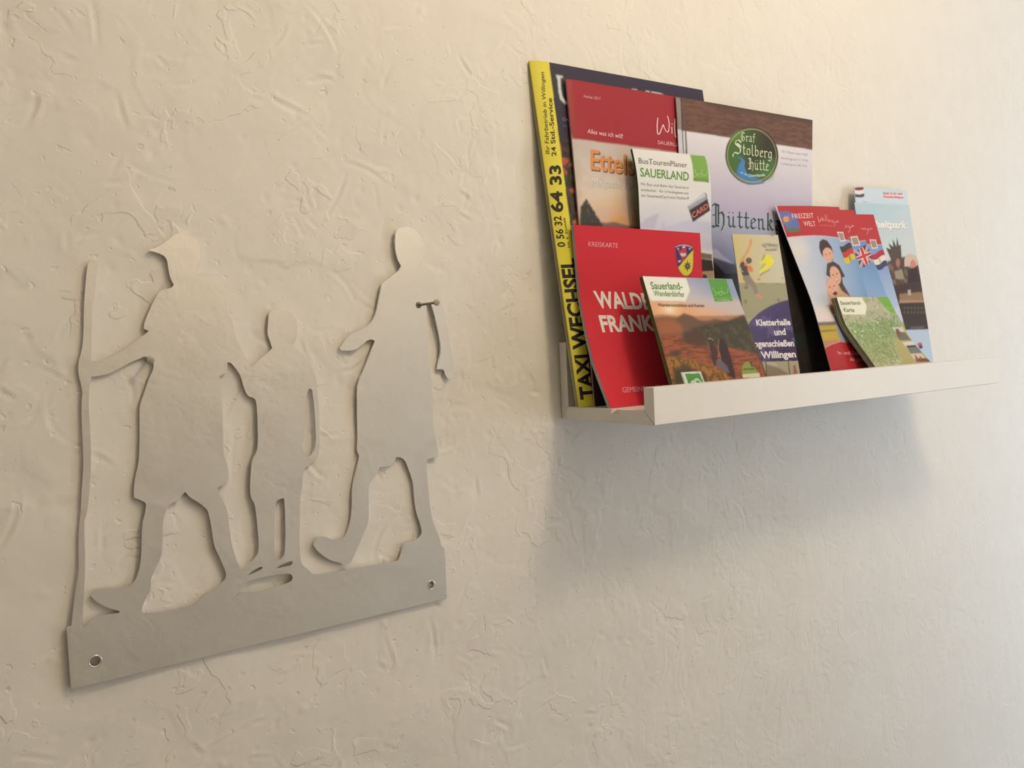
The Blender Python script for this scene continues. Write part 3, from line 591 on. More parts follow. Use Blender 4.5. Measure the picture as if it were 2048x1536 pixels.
  ('p',[(.083,.815),(.148,.829),(.178,.822),(.158,.802),(.221,.799),(.22,.773),(.245,.746),(.239,.723),(.14,.72),(.096,.74),(.07,.776),(.065,.799)],(86,76,66),.8),
  ('l',[(.081,.789),(.088,.769),(.117,.763)],.6,(220,214,196)),
  ('l',[(.089,.737),(.146,.732),(.224,.736)],.6,(206,200,190)),
  ('p',[(.093,.734),(.247,.74),(.298,.71),(.35,.68),(.371,.624),(.279,.624),(.264,.661),(.199,.684),(.146,.665),(.113,.661),(.139,.694),(.094,.714)],(146,130,112),.8),
  ('p',[(.094,.668),(.171,.671),(.186,.658),(.109,.653)],(124,112,92),.8),
  ('p',[(.331,.621),(.388,.624),(.465,.6),(.448,.588),(.362,.594),(.329,.604)],(204,142,112),.8),
  ('p',[(.489,.825),(.614,.849),(.648,.869),(.741,.872),(.824,.832),(.79,.812),(.697,.788),(.497,.752),(.435,.751),(.485,.772),(.618,.812),(.6,.822),(.514,.809)],(230,214,62),.8),
  ('p',[(.536,.829),(.63,.879),(.644,.872),(.614,.849),(.56,.832)],(166,152,130),.6),
  ('p',[(.485,.772),(.545,.802),(.61,.819),(.629,.812),(.56,.789)],(186,170,104),.6),
  ('p',[(.444,.736),(.497,.752),(.692,.778),(.699,.772),(.54,.749),(.459,.732)],(150,140,126),.5),
  ('p',[(.466,.714),(.464,.712),(.457,.711),(.448,.709),(.437,.709),(.425,.708),(.413,.709),(.402,.71),(.395,.711),(.39,.713),(.389,.714),(.392,.716),(.398,.718),(.407,.719),(.418,.72),(.43,.72),(.442,.72),(.453,.719),(.461,.718),(.465,.716)],(216,124,84),1),
  ('p',[(.112,.575),(.109,.572),(.104,.568),(.096,.566),(.087,.564),(.077,.564),(.068,.565),(.061,.566),(.056,.569),(.053,.572),(.053,.576),(.056,.579),(.062,.582),(.07,.585),(.079,.586),(.088,.587),(.097,.586),(.104,.584),(.11,.582),(.113,.579)],(128,122,98),1.2),
  ('p',[(.813,.58),(.81,.578),(.804,.575),(.796,.573),(.786,.572),(.776,.572),(.767,.572),(.758,.574),(.752,.576),(.749,.578),(.749,.581),(.752,.584),(.758,.586),(.766,.588),(.775,.589),(.785,.589),(.795,.589),(.803,.587),(.809,.585),(.813,.583)],(128,122,98),1.2),
  ('p',[(.901,.995),(.898,.994),(.892,.992),(.884,.991),(.874,.99),(.863,.99),(.852,.99),(.843,.991),(.835,.992),(.831,.993),(.83,.995),(.833,.997),(.839,.998),(.847,.999),(.858,1),(.869,1),(.879,1),(.889,1),(.896,.999),(.9,.997)],(150,142,118),.6),
  ('p',[(.972,.719),(.97,.718),(.966,.717),(.96,.716),(.953,.715),(.946,.715),(.939,.715),(.933,.716),(.928,.717),(.925,.718),(.925,.719),(.927,.72),(.931,.721),(.936,.722),(.943,.723),(.951,.723),(.958,.723),(.964,.722),(.969,.721),(.971,.72)],(150,152,118),.6),
  ('gp',[(-.052,.385),(.128,.455),(.345,.507),(.57,.542),(.817,.568),(1.042,.581),(1.078,.177),(.195,.196),(.059,.286)],(.264,.465),(84,70,104),(.77,.241),(66,48,82),.5),
  ('n',[(-.014,.384),(.132,.443),(.564,.53),(.991,.569),(1.039,.185),(.195,.196),(.059,.286)],9,(104,92,128),.7,.62,3),
  ('p',[(.189,.199),(1.005,.186),(1.007,.101),(.184,.105)],(168,154,124),.3),
  ('p',[(.308,.196),(.328,.196),(.303,.105),(.279,.106)],(96,78,76),.3),
  ('p',[(.777,.188),(.798,.188),(.785,.104),(.764,.103)],(96,78,76),.3),
  ('p',[(.324,.177),(.57,.15),(.756,.108),(.746,.09),(.292,.102)],(140,122,102),.6),
  ('p',[(.326,.193),(.507,.188),(.573,.156),(.322,.184)],(182,172,146),.5),
  ('p',[(.876,.155),(.912,.163),(.933,.153),(.921,.141),(.939,.125),(.928,.103),(.86,.105),(.878,.13)],(160,92,70),.5),
  ('t','KLETTERHALLE','i',(.601,.923),(.956,.924),(.615,.942),(88,80,96)),
  ('p',[(.639,.918),(.935,.917),(.933,.915),(.638,.916)],(110,100,112),.2),
  ('t','WILLINGEN','i',(.657,.896),(.912,.896),(.67,.908),(96,88,104)),
  ('t','Kletterhalle','B',(.235,.423),(.964,.417),(.233,.46),(232,216,204)),
  ('t','und','B',(.58,.357),(.826,.357),(.578,.396),(232,216,204)),
  ('t','Bogenschießen','B',(.042,.293),(.967,.281),(.041,.332),(232,216,204)),
  ('t','Willingen','B',(.239,.219),(.971,.21),(.233,.26),(232,216,204))],
 'fz_de':[
  ('f',(190,196,206)),
  ('gp',[(-.09,.848),(1.831,.847),(1.158,.184),(-.69,.23)],(-.035,.65),(204,200,204),(1.039,.615),(110,146,184),2),
  ('gp',[(-.201,.448),(1.045,.429),(.922,.318),(-.29,.342)],(.126,.442),(210,204,204),(.093,.345),(226,206,196),8),
  ('p',[(.249,.745),(.223,.727),(.184,.711),(.136,.698),(.084,.691),(.033,.688),(-.012,.692),(-.048,.701),(-.069,.714),(-.073,.731),(-.061,.749),(-.034,.767),(.005,.784),(.051,.796),(.102,.804),(.152,.807),(.197,.803),(.232,.794),(.254,.781),(.26,.764)],(212,204,196),12),  # soft whitish spot: glare on the glossy sheet, painted into the cover colour
  ('p',[(-.255,.345),(.273,.342),(.935,.33),(.749,.157),(-.372,.188)],(186,156,66),.6),
  ('p',[(-.254,.346),(.276,.345),(.939,.333),(.922,.318),(-.266,.33)],(116,108,96),.6),
  ('p',[(-.055,.303),(.255,.301),(.247,.292),(-.048,.291)],(146,120,48),.8),
  ('p',[(-.067,.247),(.225,.244),(.266,.215),(-.037,.201)],(182,130,96),1),
  ('p',[(-.215,.184),(-.027,.204),(.108,.222),(.249,.233),(.389,.239),(1.221,.229),(.95,-.022),(-.336,.023)],(176,42,48),.5),
  ('l',[(-.021,.205),(.109,.223),(.249,.234),(.39,.24)],.5,(226,170,130)),
  ('p',[(.284,.375),(.48,.377),(.478,.221),(.28,.231),(.257,.283)],(150,160,180),1),
  ('p',[(.277,.45),(.382,.46),(.345,.385),(.261,.387),(.253,.416)],(206,136,112),.8),
  ('p',[(.427,.759),(.469,.794),(.533,.808),(.597,.799),(.635,.763),(.626,.723),(.583,.687),(.534,.68),(.529,.718),(.468,.743),(.442,.703),(.42,.724)],(70,52,46),.7),
  ('p',[(.623,.725),(.615,.712),(.599,.7),(.577,.69),(.55,.682),(.521,.678),(.494,.678),(.471,.681),(.454,.689),(.445,.699),(.444,.711),(.451,.723),(.466,.736),(.488,.746),(.514,.754),(.542,.758),(.569,.758),(.593,.755),(.611,.747),(.621,.737)],(214,160,134),.6),
  ('p',[(.51,.721),(.505,.718),(.495,.716),(.485,.717),(.482,.719),(.486,.721),(.496,.723),(.506,.723)],(110,74,64),.3),
  ('p',[(.585,.727),(.581,.724),(.57,.722),(.56,.723),(.556,.725),(.561,.727),(.572,.729),(.582,.729)],(110,74,64),.3),
  ('p',[(.527,.719),(.538,.72),(.542,.711),(.517,.709)],(196,138,116),.5),
  ('p',[(.492,.698),(.527,.698),(.564,.704),(.543,.693),(.507,.69)],(176,90,84),.3),
  ('p',[(.502,.697),(.552,.701),(.54,.697),(.513,.694)],(236,222,210),.25),
  ('p',[(.36,.639),(.448,.668),(.538,.642),(.359,.584),(.332,.599)],(170,176,192),2),
  ('p',[(.462,.668),(.578,.68),(.66,.656),(.68,.616),(.692,.591),(.631,.586),(.609,.551),(.654,.49),(.67,.475),(.483,.477),(.502,.552),(.436,.588),(.38,.603)],(74,54,48),.7),
  ('p',[(.624,.608),(.618,.591),(.603,.576),(.581,.562),(.555,.553),(.525,.548),(.497,.548),(.472,.553),(.453,.562),(.442,.576),(.44,.591),(.446,.608),(.46,.623),(.481,.636),(.507,.646),(.535,.651),(.563,.651),(.589,.646),(.608,.636),(.621,.623)],(214,160,134),.6),
  ('p',[(.507,.603),(.503,.6),(.492,.598),(.482,.598),(.478,.601),(.483,.604),(.493,.606),(.503,.606)],(110,74,64),.3),
  ('p',[(.585,.61),(.58,.607),(.57,.605),(.559,.605),(.555,.608),(.56,.611),(.57,.613),(.581,.613)],(110,74,64),.3),
  ('p',[(.525,.601),(.536,.602),(.542,.59),(.516,.588)],(196,138,116),.5),
  ('p',[(.491,.574),(.528,.574),(.566,.581),(.546,.567),(.509,.564)],(176,90,84),.3),
  ('p',[(.502,.573),(.554,.578),(.541,.572),(.514,.569)],(236,222,210),.25),
  ('p',[(.354,.579),(.436,.588),(.522,.557),(.55,.511),(.67,.475),(.601,.441),(.274,.446),(.295,.51)],(196,152,118),.7),
  ('p',[(.5,.538),(.49,.523),(.472,.508),(.447,.496),(.418,.487),(.388,.483),(.359,.484),(.335,.489),(.318,.498),(.309,.511),(.309,.526),(.319,.541),(.337,.556),(.361,.568),(.389,.577),(.419,.581),(.448,.581),(.473,.576),(.49,.566),(.5,.553)],(214,160,134),.6),
  ('p',[(.38,.536),(.375,.533),(.364,.531),(.354,.532),(.35,.534),(.355,.537),(.366,.539),(.377,.539)],(110,74,64),.3),
  ('p',[(.461,.542),(.455,.538),(.444,.537),(.433,.537),(.43,.54),(.435,.543),(.447,.544),(.457,.544)],(110,74,64),.3),
  ('p',[(.398,.534),(.409,.535),(.413,.523),(.387,.521)],(196,138,116),.5),
  ('p',[(.358,.509),(.395,.507),(.435,.514),(.412,.501),(.374,.498)],(176,90,84),.3),
  ('p',[(.369,.508),(.423,.511),(.409,.505),(.38,.504)],(236,222,210),.25),
  ('p',[(.458,.502),(.451,.495),(.43,.489),(.405,.487),(.385,.489),(.377,.494),(.384,.501),(.405,.507),(.429,.509),(.45,.507)],(92,40,36),.4),
  ('p',[(.024,1.023),(1.094,1.031),(.986,.8),(.796,.817),(.609,.825),(.412,.828),(.209,.826),(.006,.821)],(178,48,50),.5),
  ('l',[(.006,.821),(.209,.826),(.412,.828),(.608,.824),(.795,.816),(.993,.799)],.6,(226,200,200)),
  ('p',[(.017,.967),(.15,.97),(.214,.957),(.252,.942),(.254,.901),(.234,.859),(.043,.853),(.031,.908)],(96,108,160),.5),
  ('p',[(.044,.868),(.139,.874),(.24,.872),(.231,.856),(.051,.848)],(90,116,74),.6),
  ('p',[(.133,.925),(.126,.92),(.116,.915),(.102,.911),(.087,.909),(.073,.908),(.06,.909),(.05,.912),(.043,.916),(.041,.92),(.044,.926),(.051,.931),(.061,.935),(.074,.939),(.089,.942),(.104,.942),(.117,.941),(.127,.939),(.134,.935),(.136,.93)],(206,140,74),.4),
  ('l',[(.111,.927),(.106,.935),(.079,.932),(.061,.92),(.08,.913),(.111,.92)],.35,(240,200,120)),
  ('l',[(.135,.943),(.156,.95)],.4,(216,160,90)),
  ('l',[(.148,.932),(.174,.936)],.4,(216,160,90)),
  ('l',[(.14,.919),(.163,.918)],.4,(216,160,90)),
  ('l',[(.113,.908),(.125,.902)],.4,(216,160,90)),
  ('l',[(.077,.903),(.074,.894)],.4,(216,160,90)),
  ('l',[(.046,.905),(.028,.897)],.4,(216,160,90)),
  ('l',[(.028,.913),(.003,.909)],.4,(216,160,90)),
  ('t','FREIZEIT','r',(.184,.927),(.513,.931),(.191,.954),(236,206,196)),
  ('t','WELT','r',(.316,.883),(.5,.882),(.318,.911),(236,206,196)),
  ('s',[(.581,.942),(.569,.916),(.575,.907),(.62,.927),(.629,.914),(.649,.927),(.641,.937)],.6,(236,206,196)),
  ('s',[(.666,.927),(.657,.911)],.45,(236,206,196)),
  ('s',[(.711,.953),(.683,.913)],.45,(236,206,196)),
  ('s',[(.738,.951),(.708,.912)],.45,(236,206,196)),
  ('s',[(.736,.922),(.73,.907),(.755,.92),(.773,.918),(.769,.907)],.45,(236,206,196)),
  ('s',[(.827,.918),(.794,.915),(.791,.905),(.827,.91),(.822,.897),(.811,.882)],.45,(236,206,196)),
  ('s',[(.84,.908),(.873,.913),(.869,.903),(.896,.918),(.903,.909)],.45,(236,206,196)),
  ('t','SAUERLAND','r',(.559,.884),(.777,.882),(.564,.892),(206,120,116)),
  ('p',[(.819,.852),(.927,.851),(.918,.797),(.82,.794)],(226,208,196),.25),
  ('p',[(.83,.846),(.915,.845),(.908,.803),(.831,.801)],(150,134,118),.3),
  ('p',[(.777,.767),(.806,.766),(.834,.766),(.863,.77),(.893,.776),(.923,.782),(.953,.787),(.982,.789),(1.011,.788),(1.006,.755),(.978,.756),(.949,.754),(.92,.749),(.891,.742),(.862,.736),(.834,.732),(.806,.732),(.778,.733)],(62,58,48),.3),
  ('p',[(.778,.734),(.806,.733),(.834,.733),(.862,.737),(.891,.743),(.92,.75),(.949,.755),(.978,.757),(1.006,.756),(1,.722),(.973,.723),(.945,.721),(.917,.716),(.889,.709),(.861,.702),(.834,.698),(.807,.697),(.78,.699)],(190,50,46),.3),
  ('p',[(.78,.701),(.807,.699),(.834,.7),(.861,.704),(.889,.711),(.917,.718),(.945,.723),(.973,.725),(1,.724),(.995,.691),(.968,.692),(.941,.69),(.914,.684),(.887,.677),(.86,.67),(.834,.666),(.808,.665),(.781,.666)],(206,182,52),.3),
  ('p',[(.878,.706),(.916,.715),(.913,.684),(.876,.674)],(150,132,40),1.5),
  ('t','In- und Outdoor','r',(.172,.167),(.628,.149),(.174,.186),(232,190,180)),
  ('t','das ganze Jahr','r',(.325,.127),(.703,.112),(.335,.146),(232,190,180))],
 'fz_uk':[
  ('f',(120,150,186)),
  ('gp',[(.322,.862),(2.073,.861),(1.175,.124),(-.44,.171)],(.889,.703),(104,140,178),(.744,.444),(140,164,196),2),
  ('p',[(.348,1.018),(1.481,1.014),(1.284,.84),(.985,.814),(.823,.809),(.13,.811)],(178,48,50),.5),
  ('l',[(.701,.809),(.821,.808),(.986,.815),(1.18,.819)],.6,(216,196,200)),
  ('s',[(.779,.906),(.743,.904),(.738,.894),(.77,.899)],.5,(236,206,196)),
  ('s',[(.81,.907),(.787,.893),(.821,.896),(.785,.877),(.744,.862)],.5,(236,206,196)),
  ('s',[(.826,.893),(.87,.908),(.862,.899),(.891,.904)],.5,(236,206,196)),
  ('p',[(.751,.838),(.884,.843),(.875,.787),(.738,.782)],(226,208,196),.25),
  ('p',[(.764,.832),(.868,.836),(.861,.792),(.754,.788)],(150,134,118),.3),
  ('p',[(.718,.757),(.754,.756),(.791,.758),(.828,.764),(.865,.772),(.903,.78),(.941,.786),(.979,.79),(1.016,.79),(.995,.689),(.961,.688),(.928,.685),(.894,.679),(.86,.671),(.827,.663),(.794,.658),(.762,.656),(.729,.656)],(64,60,98),.3),
  ('p',[(.7,.75),(.976,.682),(1.013,.695),(.735,.763)],(206,192,188),.25),
  ('p',[(.747,.654),(1.034,.788),(.998,.793),(.711,.659)],(206,192,188),.25),
  ('p',[(.711,.754),(.988,.686),(1.001,.691),(.724,.759)],(190,70,70),.25),
  ('p',[(.735,.655),(1.022,.789),(1.01,.791),(.723,.657)],(190,70,70),.25),
  ('p',[(.823,.767),(.818,.666),(.902,.675),(.907,.776)],(222,200,190),.25),
  ('p',[(.724,.694),(1.007,.727),(1.004,.752),(.722,.719)],(222,200,190),.25),
  ('p',[(.84,.769),(.835,.668),(.885,.673),(.89,.774)],(196,52,58),.25),
  ('p',[(.724,.699),(1.006,.732),(1.005,.747),(.723,.714)],(196,52,58),.25)],
 'fz_nl':[
  ('f',(140,164,196)),
  ('gp',[(.324,.885),(1.97,.882),(1.191,.019),(-.326,.068)],(.967,.718),(120,148,186),(.983,.447),(168,180,204),2),
  ('p',[(.88,.409),(1.024,.438),(1.076,.317),(.981,.344)],(196,192,200),3),
  ('p',[(.97,.332),(1.073,.336),(1.071,.266),(.954,.269)],(150,140,96),2),
  ('p',[(.16,1.048),(1.392,1.031),(1.214,.816),(1.01,.809),(.721,.81),(-.016,.814)],(178,48,50),.5),
  ('l',[(.705,.81),(1.01,.809),(1.11,.811)],.6,(216,200,204)),
  ('s',[(.696,.906),(.719,.914),(.733,.903),(.75,.914)],.5,(236,206,196)),
  ('s',[(.79,.914),(.764,.912),(.767,.902),(.791,.906)],.45,(236,206,196)),
  ('s',[(.822,.914),(.804,.903),(.834,.906),(.804,.889),(.777,.873)],.45,(236,206,196)),
  ('s',[(.844,.903),(.877,.914),(.879,.906),(.903,.911)],.5,(236,206,196)),
  ('p',[(.794,.841),(.915,.842),(.907,.787),(.795,.784)],(226,208,196),.25),
  ('p',[(.806,.835),(.901,.836),(.895,.793),(.807,.79)],(150,134,118),.3),
  ('p',[(.733,.747),(.768,.747),(.803,.748),(.836,.753),(.869,.76),(.902,.768),(.936,.774),(.972,.777),(1.007,.778),(1.009,.742),(.976,.742),(.943,.739),(.911,.734),(.88,.726),(.849,.719),(.819,.715),(.786,.713),(.753,.714)],(176,40,58),.3),
  ('p',[(.751,.716),(.785,.715),(.818,.717),(.849,.721),(.879,.728),(.91,.736),(.943,.741),(.976,.744),(1.009,.744),(1.01,.708),(.98,.709),(.949,.707),(.919,.701),(.89,.694),(.862,.687),(.833,.683),(.803,.682),(.772,.683)],(214,206,190),.3),
  ('p',[(.771,.685),(.802,.684),(.832,.685),(.861,.689),(.89,.696),(.919,.703),(.949,.709),(.98,.711),(1.01,.71),(1.012,.676),(.984,.677),(.955,.675),(.927,.67),(.901,.663),(.875,.656),(.848,.653),(.82,.652),(.79,.653)],(62,56,88),.3),
  ('p',[(.856,.72),(.892,.728),(.901,.699),(.867,.691)],(176,166,146),1.5)],
 'heit':[
  ('f',(184,196,204)),
  ('gp',[(-.08,1.027),(1.413,1.052),(1.215,.674),(-.238,.674)],(.361,.983),(176,196,206),(.56,.726),(196,200,200),3),
  ('p',[(.418,.66),(.539,.674),(.755,.689),(1.032,.666),(1.039,.585),(1.011,.437),(1.014,.254),(.297,.267),(.336,.488)],(86,66,58),2),
  ('n',[(.411,.645),(1.02,.644),(1.011,.437),(.315,.445)],6,(128,106,90),.7,.55,2),
  ('p',[(.493,.674),(.436,.743),(.521,.732),(.493,.768),(.574,.747),(.586,.794),(.632,.747),(.672,.806),(.682,.754),(.721,.762),(.704,.703),(.686,.645),(.495,.631)],(84,70,64),.8),
  ('p',[(.726,.63),(.748,.674),(.81,.703),(.907,.707),(.994,.689),(.992,.637),(.868,.63)],(200,176,160),1),
  ('p',[(.658,.653),(.652,.646),(.643,.639),(.631,.633),(.618,.63),(.604,.629),(.592,.63),(.582,.634),(.576,.639),(.573,.646),(.575,.654),(.581,.661),(.59,.668),(.602,.674),(.615,.677),(.628,.678),(.641,.677),(.651,.674),(.657,.668),(.66,.661)],(160,108,92),.8),
  ('p',[(.956,.641),(.948,.632),(.936,.624),(.92,.618),(.901,.613),(.883,.612),(.866,.614),(.852,.618),(.843,.624),(.839,.632),(.841,.641),(.848,.651),(.86,.659),(.876,.665),(.894,.669),(.913,.671),(.93,.669),(.944,.665),(.954,.659),(.958,.65)],(196,128,110),.8),
  ('p',[(.526,.602),(.672,.616),(.69,.557),(.528,.558)],(150,138,116),1.5),
  ('p',[(.789,.615),(.964,.629),(1.012,.533),(.746,.528)],(54,40,40),1.5),
  ('p',[(.443,.523),(1.04,.54),(1.008,.43),(.488,.429)],(66,48,42),2),
  ('p',[(.554,.471),(1.008,.478),(1.006,.426),(.533,.428)],(142,110,76),1.5),
  ('p',[(.716,.491),(.776,.495),(.771,.462),(.711,.459)],(176,160,150),1),
  ('p',[(.537,.435),(1.031,.428),(1.028,.414),(.526,.414)],(170,128,104),.5),
  ('p',[(.528,.417),(1.049,.415),(1.016,.257),(.451,.261)],(58,44,40),.5),
  ('p',[(.626,.387),(.62,.383),(.608,.38),(.595,.38),(.587,.383),(.585,.388),(.591,.392),(.603,.395),(.616,.395),(.625,.392)],(92,80,62),.6),
  ('p',[(.614,.362),(.608,.358),(.596,.355),(.583,.355),(.574,.358),(.573,.363),(.579,.367),(.59,.37),(.603,.37),(.612,.367)],(92,80,62),.6),
  ('p',[(.691,.386),(.685,.382),(.673,.379),(.66,.379),(.651,.382),(.649,.387),(.656,.392),(.668,.394),(.68,.394),(.69,.391)],(92,80,62),.6),
  ('p',[(.679,.361),(.672,.357),(.66,.354),(.648,.354),(.639,.357),(.637,.362),(.643,.366),(.655,.369),(.668,.369),(.677,.366)],(92,80,62),.6),
  ('p',[(.757,.386),(.75,.381),(.738,.378),(.725,.378),(.716,.381),(.715,.386),(.721,.391),(.733,.394),(.746,.393),(.755,.39)],(92,80,62),.6),
  ('p',[(.744,.36),(.738,.356),(.726,.353),(.713,.353),(.704,.356),(.702,.361),(.708,.365),(.72,.368),(.733,.368),(.742,.365)],(92,80,62),.6),
  ('p',[(.823,.385),(.816,.38),(.804,.377),(.791,.378),(.782,.381),(.78,.385),(.787,.39),(.799,.393),(.812,.392),(.821,.389)],(92,80,62),.6),
  ('p',[(.81,.359),(.803,.355),(.791,.352),(.778,.352),(.769,.355),(.767,.36),(.774,.365),(.786,.367),(.799,.367),(.808,.364)],(92,80,62),.6),
  ('p',[(.889,.384),(.883,.379),(.871,.376),(.857,.377),(.848,.38),(.846,.384),(.853,.389),(.865,.392),(.878,.392),(.888,.389)],(92,80,62),.6),
  ('p',[(.876,.358),(.87,.354),(.858,.351),(.844,.351),(.835,.354),(.834,.359),(.84,.364),(.852,.366),(.865,.366),(.875,.363)],(92,80,62),.6),
  ('p',[(.957,.383),(.95,.378),(.938,.376),(.924,.376),(.915,.379),(.913,.384),(.92,.388),(.932,.391),(.946,.391),(.955,.388)],(92,80,62),.6),
  ('p',[(.943,.357),(.937,.353),(.925,.35),(.911,.35),(.902,.353),(.9,.358),(.907,.363),(.919,.365),(.932,.365),(.942,.362)],(92,80,62),.6),
  ('p',[(1.024,.382),(1.018,.377),(1.005,.375),(.992,.375),(.982,.378),(.981,.383),(.987,.387),(1,.39),(1.013,.39),(1.023,.387)],(92,80,62),.6),
  ('p',[(1.011,.356),(1.004,.352),(.992,.349),(.979,.349),(.969,.352),(.968,.357),(.974,.362),(.987,.364),(1,.364),(1.009,.361)],(92,80,62),.6),
  ('p',[(.667,.278),(.929,.277),(.918,.256),(.658,.259)],(84,78,84),.5),
  ('p',[(.451,.261),(1.015,.255),(1.06,-.032),(.319,-.009)],(176,188,204),.5),
  ('p',[(.837,.17),(.833,.167),(.825,.164),(.813,.161),(.799,.16),(.784,.16),(.77,.161),(.758,.162),(.749,.165),(.744,.169),(.743,.172),(.747,.176),(.756,.179),(.767,.181),(.781,.182),(.796,.182),(.81,.182),(.823,.18),(.832,.177),(.837,.174)],(180,90,90),.6),
  ('p',[(.837,.155),(.834,.152),(.827,.15),(.818,.148),(.806,.146),(.794,.146),(.783,.147),(.773,.149),(.766,.151),(.762,.154),(.762,.157),(.765,.16),(.772,.163),(.781,.165),(.793,.166),(.804,.166),(.816,.166),(.826,.164),(.833,.162),(.837,.159)],(60,56,80),.6),
  ('t','heitpark','B',(.305,.855),(.894,.855),(.325,.896),(150,150,156)),
  ('t','heitpark','B',(.302,.858),(.888,.858),(.322,.899),(236,230,222))],
 'heitback':[
  ('f',(196,206,214)),
  ('p',[(.012,.994),(.086,.998),(.168,1),(.175,.987),(.095,.98),(.012,.981)],(124,60,58),.4),
  ('p',[(.012,.981),(.095,.98),(.175,.987),(.169,.965),(.087,.959),(.008,.961)],(224,214,206),.4),
  ('p',[(.004,.96),(.086,.958),(.173,.967),(.166,.95),(.096,.943),(.001,.943)],(70,62,84),.4),
  ('p',[(.525,.974),(.925,.979),(.923,.949),(.513,.947)],(226,200,204),1),
  ('t','Gratis 15 min. vanaf','b',(.526,.968),(.909,.972),(.531,.98),(190,70,80)),
  ('t','Winterberg/Railpunt','b',(.517,.95),(.921,.952),(.522,.961),(190,70,80)),
  ('t','Extra','r',(.127,.919),(.218,.919),(.129,.925),(130,130,136))],
 'karte':[
  ('f',(176,170,138)),
  ('n',[(-.09,1.01),(2.073,1.012),(.75,-.072),(-.811,.051)],7,(190,186,148),.8,.5,2),
  ('p',[(-.045,.686),(.341,.723),(.579,.693),(.926,.782),(1.037,.681),(.822,.537),(.363,.473),(.006,.484),(.026,.61)],(138,156,104),7),
  ('p',[(.006,.484),(.516,.546),(.739,.462),(.39,.264),(-.002,.234),(-.016,.36)],(152,158,108),7),
  ('n',[(.001,.755),(1.15,.802),(.688,.196),(-.101,.24)],3,(112,136,84),.7,.58,3),
  ('n',[(-.09,1.01),(2.073,1.012),(.75,-.072),(-.811,.051)],2.2,(128,128,84),.6,.66,2),
  ('n',[(.001,.755),(1.15,.802),(.87,.186),(-.124,.216)],1.8,(200,206,160),.7,.72,2),
  ('p',[(1.039,.705),(1.156,.678),(1.142,.529),(1.069,.369),(.981,.179),(.496,.194),(.624,.466),(.87,.586)],(172,160,104),6),
  ('l',[(.496,.945),(.551,.951),(.625,.98)],.3,(112,106,86)),
  ('l',[(.04,.769),(.131,.749),(.215,.765),(.186,.795)],.3,(112,106,86)),
  ('l',[(.215,.765),(.236,.741)],.3,(112,106,86)),
  ('l',[(.437,.578),(.564,.587),(.772,.594)],.3,(112,106,86)),
  ('l',[(.443,.479),(.31,.37)],.3,(112,106,86)),
  ('l',[(.345,.281),(.571,.325)],.3,(112,106,86)),
  ('l',[(.498,.843),(.564,.824),(.727,.864)],.3,(112,106,86)),
  ('p',[(.769,1.004),(1.015,1.004),(1.01,.914),(1.044,.822),(.947,.806),(.846,.856),(.813,.916)],(118,164,66),.8),
  ('p',[(.108,.619),(.099,.614),(.086,.61),(.075,.611),(.07,.615),(.072,.621),(.081,.626),(.094,.63),(.105,.629),(.11,.625)],(206,214,170),.4),
  ('p',[(.241,.622),(.232,.616),(.219,.613),(.208,.613),(.202,.617),(.204,.623),(.213,.629),(.226,.632),(.237,.632),(.243,.628)],(206,214,170),.4),
  ('p',[(.174,.566),(.165,.56),(.154,.557),(.144,.558),(.139,.561),(.141,.567),(.149,.572),(.161,.575),(.171,.574),(.176,.571)],(206,214,170),.4),
  ('p',[(.586,.71),(.578,.705),(.567,.703),(.556,.703),(.55,.706),(.551,.711),(.559,.716),(.57,.719),(.581,.719),(.587,.716)],(214,214,180),.4),
  ('p',[(.775,.652),(.975,.647),(.968,.589),(.792,.594)],(200,196,176),.4),
  ('p',[(.787,.594),(.967,.588),(.99,.491),(.77,.492)],(112,108,86),.4),
  ('p',[(.816,.625),(.872,.636),(.886,.585),(.793,.522),(.793,.574)],(126,82,60),.5),
  ('p',[(.795,.469),(1.004,.476),(1.007,.427),(.784,.417)],(206,198,178),.4),
  ('p',[(.817,.426),(1.009,.428),(.988,.324),(.771,.325)],(116,116,114),.4),
  ('p',[(.808,.42),(.993,.424),(.976,.403),(.813,.399)],(66,64,64),.3),
  ('p',[(.761,.317),(.965,.315),(.984,.25),(.745,.255)],(202,192,172),.4),
  ('p',[(.781,.26),(.973,.257),(1.01,.206),(.754,.213)],(120,78,58),.4),
  ('p',[(.812,.3),(.841,.299),(.823,.244),(.776,.239)],(160,84,64),.4),
  ('p',[(.891,.29),(.912,.274),(.889,.24),(.859,.249)],(160,84,64),.4),
  ('p',[(-.039,1.006),(.469,.997),(.503,.901),(.417,.807),(.021,.815)],(232,228,198),.35),
  ('t','Sauerland-','b',(.032,.919),(.411,.916),(.037,.958),(122,134,92)),
  ('t','Karte','b',(.056,.842),(.24,.838),(.059,.886),(116,128,88)),
  ('s',[(.808,.876),(.795,.885),(.809,.863),(.858,.872),(.886,.893),(.885,.865),(.94,.88),(.956,.861),(.99,.883)],.4,(176,206,126)),
  ('s',[(.82,.851),(.869,.859),(.901,.847)],.4,(176,206,126))],
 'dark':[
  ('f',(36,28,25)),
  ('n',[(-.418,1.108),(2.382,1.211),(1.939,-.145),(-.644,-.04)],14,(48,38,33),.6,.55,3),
  ('p',[(.034,.316),(.131,.32),(.445,.327),(.473,.238),(.134,.228),(.029,.228)],(34,40,31),1)],
}

